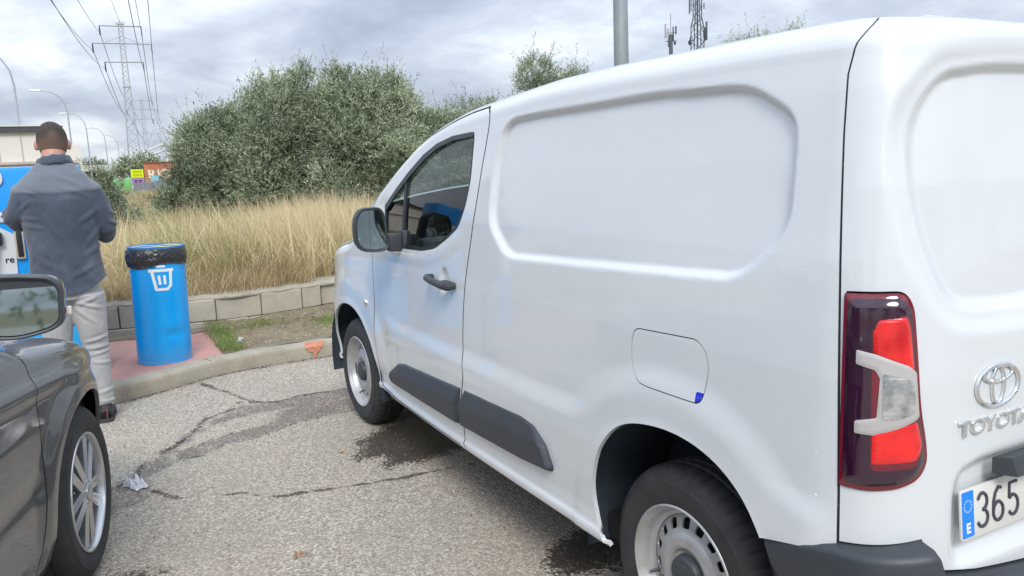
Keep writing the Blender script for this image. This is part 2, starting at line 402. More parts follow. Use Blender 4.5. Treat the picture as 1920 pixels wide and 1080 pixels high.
def van_feat(s, z):
    r = np.hypot(s, z-.31)
    f = .021*sm(-.002, -.019, sdf_big(V_REC, s, z))
    b = 1-(1-sm(.745, .665, z))*(1-sm(.625, .52, r))
    f = f-.013*b*sm(2.3, 2.05, s)*sm(-.56, -.46, s)
    f = f-.005*sm(.47, .42, r)*sm(-.6, -.4, s)
    r2 = np.hypot(s-2.79, z-.30); f = f-.012*sm(.64, .52, r2)*sm(.3, .5, z)-.005*sm(.46, .42, r2)
    hr = np.hypot((s-1.435)/1.0, (z-.995)/1.25); f = f+.016*sm(.052, .020, hr)        # handle cup
    f = f-.006*sm(.055, .0, np.abs(sdf_big(V_WIN, s, z)-.03))*sm(1.25, 1.10, z)*sm(2.3, 2.15, s)
    f = f+.024*sm(-.004, -.026, sdf_big(V_RREC, s, z))+.012*sm(.045, .0, sdf_big(V_RREC, s, z))
    f = f+.026*sm(.0, -.035, sdf_big(V_PREC, s, z))
    return f
def van_surf(S, V, feat=True, off=0):
    bx = np.interp(S, VS, VPLAN[:, 0]); by = np.interp(S, VS, VPLAN[:, 1])
    Zs = psm(bx, SIL, .06)-.076; rv = .088; rh = .12; v1 = .74; v2 = .86; z0 = .30
    zw = z0+(Zs-z0)*np.clip(V/v1, 0, 1); ph = np.clip((V-v1)/(v2-v1), 0, 1)*np.pi/2
    z = zw+rv*np.sin(ph); d = van_d(S, zw)+off
    if feat: d = d+van_feat(S, zw)*(1-sm(0, .5, ph))
    d = d+rh*(1-np.cos(ph))
    nx = sm(-.28, -.72, bx)-sm(2.9, 3.6, bx); ny = sm(-.55, -.05, by)
    x = bx+d*nx; y = by-d*ny
    t = np.clip((V-v2)/(1-v2), 0, 1); y = y*(1-t)-.924*t
    z = z+(.03+.05*sm(1.2, 1.9, bx))*(1-(1-t)**2)*(.15+.85*sm(-.62, .3, x))
    return np.stack([x, y, z-off*np.sin(ph)], -1)
def van_v(s, z):
    bx = np.interp(s, VS, VPLAN[:, 0]); return .74*(z-.30)/(psm(bx, SIL, .06)-.376)
def van_pt(s, z, out=0.0, feat=True):
    """points and outward normals on the wall at (s, z), lifted by out"""
    s = np.atleast_1d(np.asarray(s, float)); z = np.atleast_1d(np.asarray(z, float))
    g = lambda a, b: van_surf(a, van_v(a, b), feat)
    P = g(s, z); e = .004; n = np.cross(g(s+e, z)-g(s-e, z), g(s, z+e)-g(s, z-e)); n /= np.linalg.norm(n, axis=-1, keepdims=True)
    n = -n if n.reshape(-1, 3)[0] @ (np.array([.3, .1, 0])-np.array([1.4, -.9, 0])-0*P.reshape(-1, 3)[0]) < 0 and False else n
    c = np.array([1.2, -.924, .9]); sg = np.sign(((P-c)*n*np.array([1, 1, 0])).sum(-1, keepdims=True)); n = n*sg
    return P+n*out, n
def van_patch(poly, out=0.002, step=.006, feat=True, rim=.004, dome=None, extra=None, base_feat=None):
    """a piece lying on the van's wall inside the outline poly (s, z)"""
    P0 = np.array(poly); s = np.arange(P0[:, 0].min()-step, P0[:, 0].max()+step*2, step); z = np.arange(P0[:, 1].min()-step, P0[:, 1].max()+step*2, step)
    S, Z = np.meshgrid(s, z, indexing='ij'); q = sdf(poly, S, Z); o = out+(dome(S, Z, q) if dome else 0*S)
    P, N = van_pt(S.ravel(), Z.ravel(), 0, feat); P = P.reshape(*S.shape, 3); N = N.reshape(*S.shape, 3); P = P+N*np.asarray(o)[..., None]
    Nn = grid_normals(P); Nn = Nn*np.sign((Nn*N).sum(-1, keepdims=True))
    g = grid_normals(P); fl = ((g*N).sum(-1).mean() < 0)
    fields = [-q]+([e(S, Z) for e in extra] if extra else [])
    return cut(P, fields, rim, flip=fl, N=Nn)
# ------------------------------------------------------------------ white van
van = empty('panel_van', (1.2, -.924, 0), 0, 'white panel van parked on the right with dark grey side rub strips', 'van')
ns, nv1 = 680, 175
sg_ = np.linspace(VS[0], VS[-1], ns)
vg = np.concatenate([np.linspace(0, .74, nv1), np.linspace(.74, .86, 12)[1:], np.linspace(.86, 1, 12)[1:]])
S, V = np.meshgrid(sg_, vg, indexing='ij')
VP = van_surf(S, V); VN = -grid_normals(VP); SZ = VP[..., 2]
_flip = (VN[ns//2, 60, 1] < 0)
if _flip: VN = -VN
G_ = grid_normals(VP); FL = G_[ns//2, 60, 1] < 0
wall = V < .80
f_door = sdf_big(V_DOOR, S, SZ); f_door[V > .84] = .12
f_win = sdf_big(V_WIN, S, SZ); f_arch = arch_f(S, SZ); f_flap = sdf_big(V_FLAP, S, SZ); f_lamp = sdf_big(V_LAMP, S, SZ)
seam = np.interp(SZ, [.3, .65, .79, 1.18, 1.35, 1.51, 1.63, 1.69, 1.74, 1.80], [-.547, -.547, -.545, -.534, -.529, -.525, -.527, -.545, -.60, -.64])
f_rear = S-seam
g = .0058
# bumper takes the lower rear corner; the wall ends on its top edge
f_bump = SZ-np.interp(S, [-.75, -.73, -.70, -.547, -.45, -.355, -.30, -.295], [.30, .30, .665, .640, .615, .592, .575, .0])
f_wsc = np.maximum.reduce([-(VP[..., 1]+.19), VP[..., 0]*0-1])  # placeholder field, refined below
u_ = VP[..., 0]; ws = np.minimum.reduce([u_-1.52, 2.52-u_, -(VP[..., 1]+.20)])       # >0 inside the windscreen
f_wsc = -ws
pv, pf = cut(VP, [f_door-.0085, f_rear-g, f_arch, f_flap-g*.5, f_bump, f_wsc], [.0012, .0038, .014, .0030, .01, .01], FL, VN); body = obj('body_shell', pv, pf, M_['white'], van, sharp=80)
pv, pf = cut(VP, [-f_door-g*.1, f_win], [.0012, .014], FL, VN); door = obj('front_door', pv, pf, M_['white'], van, sharp=80)
hd = 0*S
f_dbot = SZ-np.interp(S, [-1.6, -1.05, -.87, -.74, -.715, -.547], [.55, .552, .575, .60, .672, .655])
pv, pf = cut(VP, [-f_rear-g*.1, f_lamp-g*.6, f_dbot], [.0038, .012, .012], FL, VN); rdoor = obj('rear_door', pv, pf, M_['white'], van, sharp=80)
# the far side: mirrored, coarser
sub = (slice(None, None, 3), slice(None, None, 2))
VPm = VP[sub].copy(); VPm[..., 1] = -1.848-VPm[..., 1]; NM = VN[sub].copy(); NM[..., 1] *= -1
pv, pf = cut(VPm, [f_win[sub], f_arch[sub], f_wsc[sub], SZ[sub]-.30], .02, not FL, NM); obj('far_side_shell', pv, pf, M_['white'], van)
# dark lining just inside every panel: seals the gaps and trims the cabin
VIs = van_surf(S, V, True, .0016); VI = van_surf(S, V, True, .011); VIc = van_surf(S, V, True, .011)[sub]; fw = sdf_big(V_WIN, S, SZ)[sub]-.004
keepw = [fw, f_arch[sub], f_wsc[sub]-.01, SZ[sub]-.33]
pv, pf = cut(VI, [sdf_big(V_WIN, S, SZ)-.004, f_arch, f_wsc-.01, SZ-.33], 0, not FL); VIm = VIc.copy(); VIm[..., 1] = -1.848-VIm[..., 1]
pv2, pf2 = cut(VIm, keepw, 0, FL)
b = MB(); b.add(pv.tolist(), pf); b.add(pv2.tolist(), pf2); b.build('inner_lining', M_['black'], van)
for sl_f in (.016-np.abs(f_door-.004), .016-np.abs(f_rear-.002), .010-np.abs(f_flap)): obj('seam_shade_seal', *cut(VIs, [sl_f, f_arch, SZ-.335, f_win-.004], 0, not FL), M_['black'], van)  # black strips set nearly flush, standing for rubber and shade in the gaps
# fuel flap with its missing corner
FLC = lambda s, z: (np.asarray(s)+.112)*.75+(np.asarray(z)-.892)*.66+.0
pv, pf = van_patch(V_FLAP, 0.0, .006, rim=.006, extra=[lambda a, c: np.maximum(a+.119, c-.886)]); flap = obj('fuel_flap', pv, pf, M_['white'], van)
M_['blue_tape'] = plain('blue_sticker', (.015, .03, .62), .4, var=.05)
pv, pf = van_patch(rnd([(-.119, .888), (-.143, .888), (-.140, .868), (-.127, .860), (-.112, .860)], .004), -.0005, .002, rim=.002); obj('blue_sticker', pv, pf, M_['blue_tape'], flap)
# side window: gasket frame, glass, quarter light divider
def ring(poly, w):
    return lambda s, z: sdf(poly, s, z)+w
wf = van_patch(V_WIN, -.002, .008, rim=.010, feat=False, extra=[ring(V_WIN, .016)]); obj('window_frame', *wf, M_['gasket'], door)
gp = van_patch(V_WIN, -.010, .03, rim=0, feat=False); obj('window_glass', *gp, M_['glass'], door)
div = [(1.918, 1.09), (1.945, 1.09), (1.950, 1.435), (1.925, 1.445)]
obj('window_divider', *van_patch(div, .0, .006, rim=.010, feat=False), M_['gasket'], door)
top = np.array([(1.235, 1.598), (1.44, 1.590), (1.598, 1.565), (1.74, 1.522), (1.90, 1.450), (2.06, 1.370), (2.21, 1.285), (2.20, 1.255), (2.05, 1.345), (1.89, 1.425), (1.73, 1.498), (1.59, 1.545), (1.44, 1.571), (1.24, 1.580)])
obj('door_weatherstrip', *van_patch(top, .004, .008, rim=.010, feat=False), M_['dark_plastic'], door)
gpm, gfm = gp; gm = gpm.copy(); gm[:, 1] = -1.848-gm[:, 1]; obj('far_window_glass', gm, [f[::-1] for f in gfm], M_['glass'], van)
wm_, wf_ = wf; gm = wm_.copy(); gm[:, 1] = -1.848-gm[:, 1]; obj('far_window_frame', gm, [f[::-1] for f in wf_], M_['gasket'], van)
# windscreen
xs = np.linspace(1.50, 2.55, 40); bs = np.interp(xs, VPLAN[:, 0][np.argsort(VPLAN[:, 0])], VS[np.argsort(VPLAN[:, 0])])
Sx, Vx = np.meshgrid(bs, np.linspace(.86, 1, 12), indexing='ij'); PW = van_surf(Sx, Vx, False, .008)
Wv = PW.reshape(-1, 3).tolist(); Wm = [(a, -1.848-b_, c) for a, b_, c in Wv]; w = MB(); q = [(i*12+j, i*12+j+1, (i+1)*12+j+1, (i+1)*12+j) for i in range(39) for j in range(11)]
w.add(Wv, q); w.add(Wm, [f[::-1] for f in q]); w.build('windscreen', M_['glass'], van)
# rub strips: a faceted pad in two lengths, either side of the door seam
def strip_dome(cz_hi):
    def f(s, z, q):
        lo = np.interp(s, [.56, .75, 1.28, 2.0, 2.14], [.440, .425, .405, .398, .40]); hi = np.interp(s, [.56, .75, 1.28, 1.95, 2.14], [.60, .603, .588, .553, .48])
        t = (z-lo)/(hi-lo); return .026*sm(0, .018, -q)-.026*np.clip((t-.60)/.40, 0, 1)-.004*np.clip((.2-t)/.2, 0, 1)
    return f
ST_F = rnd([(1.262, .588), (1.91, .553), (2.02, .535), (2.125, .475), (2.145, .425), (2.10, .396), (2.0, .398), (1.289, .408), (1.285, .50), (1.268, .545), (1.250, .575)], .010)
ST_R = rnd([(1.250, .590), (.76, .606), (.67, .592), (.60, .535), (.562, .462), (.572, .440), (.76, .425), (1.278, .409), (1.276, .50), (1.258, .545), (1.240, .575)], .012)
obj('rub_strip', *van_patch(ST_F, 0, .0055, rim=.03, dome=strip_dome(0), feat=False), M_['dark_plastic'], door, sharp=28)
obj('rub_strip', *van_patch(ST_R, .012, .0055, rim=.03, dome=strip_dome(0), feat=False), M_['dark_plastic'], van, sharp=28)
for o_ in door.children:
    if o_.name.startswith('rub_strip'): o_.data.transform(Matrix.Translation((0, .014, 0)))
# door handle
hp, hn = van_pt([1.435], [.997], 0, False); Mh = frame(hp[0], (-1, 0, -.02), (0, .02, 1), (0, 1, 0))
h = MB(); h.tube([(-.105, .004, .004), (-.10, .005, .030), (-.085, .004, .040), (-.03, 0, .046), (.03, -.003, .047), (.085, -.006, .044), (.112, -.007, .034), (.116, -.007, .004)], [.013, .014, .0145, .0145, .0155, .018, .018, .014], 14, M=Mh)
h.box((.088, -.006, .030), (.062, .040, .040), .012, Mh); hnd = h.build('door_handle', M_['dark_plastic'], door)
k = MB(); k.lathe([(.0, .0535), (.007, .0535), (.0085, .052), (.0085, .046)], 20, Mh @ Matrix.Translation((.092, -.006, -.0005))); k.build('key_lock', M_['chrome'], door)
# side repeater
rp, rn = van_pt([2.487], [.757], 0); Mr = frame(rp[0], (1, 0, 0), (0, 0, 1), rn[0])
k = MB(); k.lathe([(0, .012), (.010, .011), (.015, .008), (.0185, .004), (.020, .0), (.020, -.01)], 28, Mr); k.build('side_repeater', M_['chrome'], van)
# hood gap drawn as a real groove strip on the fender top
hg = [(2.62, 1.098), (2.75, 1.067), (2.90, 1.035), (3.06, 1.005), (3.2, .972), (3.2, .968), (3.06, 1.001), (2.90, 1.031), (2.75, 1.063), (2.62, 1.094)]
obj('hood_gap_seal', *van_patch(hg, .001, .004, rim=.002), M_['gasket'], van)
# door mirror
mc = Vector((1.95, .087, 1.190))
ang = math.radians(6)
Mm = frame(mc, (math.sin(ang)*0+.10, 1, .0), (0, 0, 1), (-1, .10, 0))      # local: x outward, y up, z towards the rear
outl = rnd([(x_*.84+.004, y_*.97) for x_, y_ in [(.092, .060), (.060, .106), (-.045, .108), (-.072, .080), (-.085, -.030), (-.088, -.100), (-.02, -.108), (.060, -.100), (.093, -.070), (.098, 0)]], .04, 6)
def pod(outl, prof, M, mb):
    """stack of scaled outlines: prof = (scale, depth, shiftx, shifty)"""
    n = len(outl); V_ = []; F_ = []
    for sc_, d_, sx_, sy_ in prof:
        for x_, y_ in outl: V_.append((x_*sc_+sx_, y_*sc_+sy_, d_))
    for i in range(len(prof)-1):
        for k_ in range(n):
            k2 = (k_+1) % n; F_.append((i*n+k_, i*n+k2, (i+1)*n+k2, (i+1)*n+k_))
    F_ += [tuple(range(n))[::-1], tuple(range((len(prof)-1)*n, len(prof)*n))]; return mb.add(V_, F_, M)
h = MB(); pod(outl, [(.30, -.115, 0, 0), (.62, -.108, 0, 0), (.82, -.088, 0, 0), (.95, -.05, 0, 0), (1.0, -.01, 0, 0), (1.0, .025, 0, 0), (.97, .032, 0, 0), (.89, .030, 0, 0), (.87, .018, 0, 0)], Mm, h)
h.box((-.115, -.068, -.02), (.085, .085, .06), .014, Mm); h.box((-.158, -.072, -.015), (.045, .125, .09), .016, Mm)
mir = h.build('door_mirror', M_['dark_plastic'], van)
gl_ = MB(); gl_.prism([(x_*.875, y_*.875) for x_, y_ in outl], .019, .0225, Mm @ Matrix.Rotation(math.radians(-1.5), 4, 'Y') @ Matrix.Rotation(math.radians(-2.5), 4, 'X')); gl_.build('mirror_glass', M_['mirror'], mir)
# mirror on the far side, seen through both windows
Mf = frame(Vector((1.95, -1.848-.098, 1.192)), (.10, -1, 0), (0, 0, 1), (-1, -.10, 0))
h = MB(); pod(outl, [(.30, -.115, 0, 0), (.82, -.088, 0, 0), (1.0, -.01, 0, 0), (1.0, .025, 0, 0), (.97, .032, 0, 0), (.89, .030, 0, 0), (.87, .018, 0, 0)], Mf, h)
h.box((-.115, -.068, -.02), (.085, .085, .06), .014, Mf); fm = h.build('door_mirror', M_['dark_plastic'], van)
gl_ = MB(); gl_.prism([(x_*.875, y_*.875) for x_, y_ in outl], .019, .0225, Mf); gl_.build('mirror_glass', M_['mirror'], fm)
# wheel wells and underside
for nm, cx in (('wheel_well', 0.0), ('wheel_well', 2.775)):
    w = MB(); R0 = .428; N_ = 28; V_ = []; F_ = []
    for yy in (-.030, -.36):
        for i in range(N_+1):
            a = math.radians(-12)+math.radians(204)*i/N_; V_.append((cx+R0*math.cos(a), yy-(.02 if cx > 1 and yy > -.1 else 0), .33+R0*1.02*math.sin(a)+.004*math.sin(i*1.7)))
    for i in range(N_): F_.append((i, i+1, N_+2+i, N_+1+i))
    F_.append(tuple(range(N_+1, 2*N_+2))); w.add(V_, F_); w.build(nm, M_['liner'], van, sharp=60)
w = MB(); w.box((1.4, -.924, .285), (3.9, 1.62, .09), .02); w.box((-.35, -.924, .40), (.5, 1.5, .2), .03); w.box((1.35, -.062, .318), (1.74, .03, .05), .008); w.build('underbody', M_['black'], van)
for yy in (-.3,):
    w = MB(); w.tube([(0.0, -.2, .31), (0, -1.65, .31)], .035, 12); w.build('rear_axle', M_['black'], van)
# rear bumper: a corner block with a soft step, and the low middle
SB = np.concatenate([np.linspace(-1.52, -.80, 40), np.linspace(-.79, -.34, 70)]); prof_b = [(.30, -.012), (.34, .0), (.50, .012), (.60, .016), (.646, .017), (.658, .013), (.665, .0), (.668, -.03), (.668, -.06)]
V_ = []; F_ = []
for s_ in SB:
    topz = float(np.interp(s_, [-1.52, -1.05, -.87, -.755, -.735, -.715, -.547, -.45, -.355, -.34], [.545, .547, .57, .590, .610, .672, .652, .625, .600, .594]))
    outw = float(np.interp(s_, [-1.52, -.77, -.735, -.70, -.60, -.50, -.40, -.34], [.035, .038, .055, .060, .045, .018, .010, .006]))
    zz = [.30+(q_[0]-.30)*(topz-.30)/.368 for q_ in prof_b]; ss_ = [s_+(np.interp(a_, [.15, .30, .42, .52, .61, .68], [-.405, -.408, -.402, -.378, -.338, -.282])-.004+.34)*max(0, (s_+.52)/.18) for a_ in zz]; P_, N_ = van_pt(ss_, [max(a_, .305) for a_ in zz], 0, False)
    for j, (a_, q_) in enumerate(zip(zz, prof_b)):
        p_ = P_[j]+N_[j]*(outw+q_[1]-.016 if q_[1] > -.02 else q_[1]+.0); V_.append((p_[0], p_[1], a_))
m_ = len(prof_b)
for i in range(len(SB)-1):
    for j in range(m_-1): F_.append((i*m_+j, (i+1)*m_+j, (i+1)*m_+j+1, i*m_+j+1))
F_.append(tuple((len(SB)-1)*m_+j for j in range(m_)))
obj('rear_bumper', V_, F_, M_['dark_plastic'], van, sharp=50)
w = MB(); w.add([(a_, -1.848-b_, c_) for a_, b_, c_ in V_], [f[::-1] for f in F_]); w.build('rear_bumper', M_['dark_plastic'], van, sharp=50)
# front bumper corner, dark, ahead of the front wheel
FB = rnd([(3.30, .30), (3.215, .42), (3.15, .575), (3.20, .60), (3.6, .60), (4.1, .60), (4.1, .30)], .02)
obj('front_bumper', *van_patch(FB, .006, .02, rim=.012, feat=False), M_['dark_plastic'], van)
# roof: brake-light pod and aerial foot on the rear edge of the roof
w = MB(); w.box((-.35, -.545, 1.777), (.06, .10, .018), .008); w.box((-.35, -.44, 1.766), (.04, .16, .010), .004); w.build('roof_brake_light', M_['white'], van)
w = MB(); w.box((-.33, -.315, 1.752), (.03, .09, .010), .003); w.build('roof_seal', M_['dark_plastic'], van)
# tail lamp
M_['lamp_dark'] = plain('lamp_smoked_lens', (.028, .004, .022), .10, coat=1, var=.1)
M_['lamp_edge'] = plain('lamp_edge_red', (.16, .004, .018), .12, coat=1, var=.15)
mr = Mat('lamp_red_lens'); wv = mr.n('ShaderNodeTexWave', wave_type='BANDS', bands_direction='Z'); wv.inputs['Scale'].default_value = 55; wv.inputs['Distortion'].default_value = 1.2; mr.l(mr.co, wv.inputs['Vector'])
rn_ = mr.noise(16, 3, .5); mr.set(Base_Color=mr.mix(mr.ramp(rn_, [(.35, .0), (.65, .9)]), mr.mix(mr.ramp(wv.outputs['Fac'], [(.2, .0), (.9, .35)]), (.50, .002, .006), (.72, .008, .010)), (.92, .012, .012)), Roughness=.18, Coat_Weight=1.0, Coat_Roughness=.03); mr.bump(wv.outputs['Fac'], .14, .002); M_['lamp_red'] = mr.m
mr = Mat('lamp_clear_lens'); wv = mr.n('ShaderNodeTexWave', wave_type='BANDS', bands_direction='Z'); wv.inputs['Scale'].default_value = 26; wv.inputs['Distortion'].default_value = 3.0; mr.l(mr.co, wv.inputs['Vector'])
mr.set(Base_Color=mr.ramp(mr.noise(35, 3, .6), [(.3, (.30, .32, .33)), (.6, (.62, .63, .63))]), Metallic=.6, Roughness=.2, Coat_Weight=1.0, Coat_Roughness=.03); mr.bump(wv.outputs['Fac'], .25, .002); M_['lamp_clear'] = mr.m
M_['lamp_frost'] = plain('lamp_frosted_bracket', (.44, .42, .41), .3, coat=1, var=.06)
lamp = obj('tail_lamp', *van_patch(V_LAMP, .006, .0045, rim=.03, dome=lambda s, z, q: .010*sm(0, .03, -q)), M_['lamp_edge'], van)
ld = lambda off: (lambda s, z, q: .010*sm(0, .03, -sdf(V_LAMP, s, z))+off*sm(0, .006, -q))
def lamp_piece(nm, poly, lift, mt, r=.006, h_=.002):
    obj(nm, *van_patch(rnd(poly, r), .006+lift, .0032, rim=.006, dome=ld(h_)), mt, lamp)
lamp_piece('smoked_lens', [(-.552, 1.176), (-.655, 1.180), (-.672, 1.155), (-.681, 1.07), (-.690, .96), (-.704, .88), (-.708, .84), (-.692, .812), (-.655, .797), (-.60, .790), (-.552, .791)], .0006, M_['lamp_dark'], .02, .0005)
lamp_piece('red_lens', [(-.602, 1.118), (-.615, 1.128), (-.660, 1.148), (-.670, 1.130), (-.679, 1.05), (-.681, .94), (-.696, .87), (-.684, .835), (-.604, .826)], .0016, M_['lamp_edge'], .01, .001)
lamp_piece('red_lens', [(-.604, 1.112), (-.612, 1.136), (-.658, 1.142), (-.667, 1.12), (-.677, 1.034), (-.606, 1.068)], .0036, M_['lamp_red'])
lamp_piece('red_lens', [(-.606, .910), (-.684, .932), (-.698, .880), (-.682, .850), (-.606, .842)], .0036, M_['lamp_red'])
lamp_piece('bracket_lens', [(-.576, 1.075), (-.608, 1.068), (-.664, 1.045), (-.682, 1.030), (-.690, .940), (-.652, .921), (-.608, .903), (-.576, .904), (-.576, .930), (-.612, .940), (-.616, 1.020), (-.608, 1.036), (-.576, 1.046)], .0050, M_['lamp_frost'], .003, .002)
lamp_piece('reversing_lens', [(-.621, 1.030), (-.658, 1.022), (-.673, 1.012), (-.680, .955), (-.652, .940), (-.621, .938)], .0084, M_['lamp_clear'], .003, .001)
# emblem, lettering, number plate, handle on the rear door
def on_rear(s0, z0, out=.0, feat=False):
    P_, N_ = van_pt([s0], [z0], out, feat); t_ = (van_pt([s0-.01], [z0], out, feat)[0]-P_)[0]; x_ = Vector(t_).normalized(); n_ = Vector(N_[0]); up = n_.cross(x_).normalized()
    if up.z < 0: up = -up
    return frame(P_[0], x_, up, n_)
Mb = on_rear(-.911, .976, .003)
def ell(a, b_, cx=0, cy=0, n=48, a0=0, a1=360): return [(cx+a*math.cos(math.radians(a0+(a1-a0)*i/n)), cy+b_*math.sin(math.radians(a0+(a1-a0)*i/n)), 0) for i in range(n+1)]
e = MB(); e.tube(ell(.068, .0445), .0044, 10, M=Mb); e.tube(ell(.0195, .0400), .0038, 10, M=Mb); e.tube(ell(.046, .0165, 0, .0245), .0038, 10, M=Mb); e.build('emblem', M_['chrome'], rdoor)
Mt = on_rear(-.911, .880, .002); text_mesh('lettering', 'TOYOTA', .046, .0022, M_['chrome'], Mt, rdoor, 1.22, offset=.0004, bev=.0004)
def plane_on(s0, z0, out): return on_rear(s0, z0, out, False)
Mp = plane_on(-1.075, .703, -.012) @ Matrix.Rotation(math.radians(-4), 4, 'X')
M_['plate'] = plain('plate_white', (.66, .66, .63), .35, var=.05); M_['plate_blue'] = plain('plate_blue', (.0, .22, .80), .35, var=.04); M_['plate_ink'] = plain('plate_ink', (.05, .05, .07), .5, var=.05); M_['plate_w'] = plain('plate_print_white', (.8, .8, .8), .5, var=.02)
b = MB(); b.prism(rnd([(-.26, -.055), (.26, -.055), (.26, .055), (-.26, .055)], .008), 0, .004, Mp, .001); plate = b.build('number_plate', M_['plate'], van)
b = MB(); b.prism(rnd([(-.256, -.050), (-.216, -.050), (-.216, .050), (-.256, .050)], .004), .004, .0046, Mp); b.build('blue_band', M_['plate_blue'], plate)
st = MB()
for i in range(12):
    a = i*math.pi/6; st.prism([(-.236+.0125*math.cos(a)+(.0022 if j % 2 == 0 else .0009)*math.cos(j*math.pi/5+1.57), .018+.0125*math.sin(a)+(.0022 if j % 2 == 0 else .0009)*math.sin(j*math.pi/5+1.57)) for j in range(10)], .0046, .0049, Mp)
st.build('star_ring', M_['plate_w'], plate)
text_mesh('country_letter', 'E', .030, .0003, M_['plate_w'], Mp @ Matrix.Translation((-.236, -.040, .0048)), plate, 1.0, offset=.001)
def digit(strokes, cx, w_=.038, h_=.074, r_=.0038):
    m_b = MB()
    for P_ in strokes: m_b.tube([(cx+(x_-.5)*w_, (y_-.5)*h_, .0046) for x_, y_ in P_], r_, 8, flat=1.0, M=Mp @ Matrix.Diagonal((1, 1, 1, 1)))
    return m_b
def arc2(cx, cy, rx, ry, a0, a1, n=16): return [(cx+rx*math.cos(math.radians(a0+(a1-a0)*i/n)), cy+ry*math.sin(math.radians(a0+(a1-a0)*i/n))) for i in range(n+1)]
D3 = [arc2(.5, .74, .42, .25, 160, -90)+arc2(.5, .25, .46, .25, 90, -160)]
D6 = [arc2(.5, .29, .46, .28, 0, 360), [(.05, .34), (.08, .60), (.25, .85), (.55, 1.0), (.80, .96)]]
D5 = [[(.88, .99), (.18, .99), (.12, .56)]+arc2(.48, .31, .47, .30, 130, -145)]
for dg_, cx_ in ((D3, -.187), (D6, -.132), (D5, -.077)):
    mb_ = digit(dg_, cx_); o_ = mb_.build('digit', M_['plate_ink'], plate)
Mh2 = on_rear(-1.01, .800, .0)
b = MB(); b.add([(-.105, -.018, .0), (-.105, .018, .0), (-.085, .020, .03), (-.078, -.020, .040), (.20, -.018, .0), (.20, .018, .0), (.20, .020, .03), (.20, -.020, .040)], [(0, 1, 2, 3), (1, 5, 6, 2), (2, 6, 7, 3), (0, 3, 7, 4), (4, 7, 6, 5)], Mh2); b.build('rear_handle', M_['dark_plastic'], rdoor, smooth=False)
# dried drops and splashes: tiny beads on the rear quarter and the rear door
b = MB(); r_ = np.random.default_rng(77); ns_ = 420; ss = np.concatenate([r_.normal(-.35, .16, 260), r_.uniform(-1.1, .9, 160)]); zz = r_.uniform(.62, 1.55, ns_)
for s_, z_ in zip(ss, zz):
    if float(sdf(V_LAMP, np.array([s_]), np.array([z_]))[0]) < .01 or float(arch_f(np.array([s_]), np.array([z_]))[0]) < .02 or (s_ < -.34 and z_ < .70): continue
    P_, N_ = van_pt([s_], [z_], .0); R_ = float(r_.uniform(.0006, .0015)); Mx = frame(P_[0], Vector(N_[0]).orthogonal(), Vector(N_[0]).cross(Vector(N_[0]).orthogonal()), N_[0]); b.lathe([(0, R_*.5), (R_*.7, R_*.35), (R_, 0)], 6, Mx)
m = Mat('water_bead'); m.set(Base_Color=(.70, .72, .74), Roughness=.05, Specular_IOR_Level=1.0); tag(b.build('water_drops', m.m, van), kind='stuff')
# cabin
b = MB(); b.box((1.02, -.924, .85), (.03, 1.66, 1.0), .01); b.box((1.02, -.924, 1.48), (.03, 1.40, .34), .01); b.build('bulkhead', M_['trim'], van)
for yy in (-.42, -1.20):
    b = MB(); b.box((1.42, yy, .62), (.50, .48, .18), .06); b.box((1.20, yy, .95), (.14, .48, .62), .06, M=Matrix.Translation((0, 0, 0))); b.box((1.15, yy, 1.36), (.10, .27, .20), .045); b.build('seat', M_['seat'], van)
b = MB(); b.box((2.25, -.924, .92), (.50, 1.62, .26), .08); b.box((2.22, -.45, 1.05), (.22, .36, .10), .04); b.build('dashboard', M_['trim'], van)
b = MB(); Ms = Matrix.Translation((1.86, -.45, 1.0)) @ Matrix.Rotation(math.radians(-62), 4, 'Y'); b.tube([(.18*math.cos(a*math.pi/16), .18*math.sin(a*math.pi/16), 0) for a in range(33)], .015, 8, M=Ms); b.box((0, 0, 0), (.10, .32, .03), .012, Ms); b.tube([(0, 0, 0), (0, 0, -.3)], .03, 8, M=Ms); b.build('steering_wheel', M_['trim'], van)
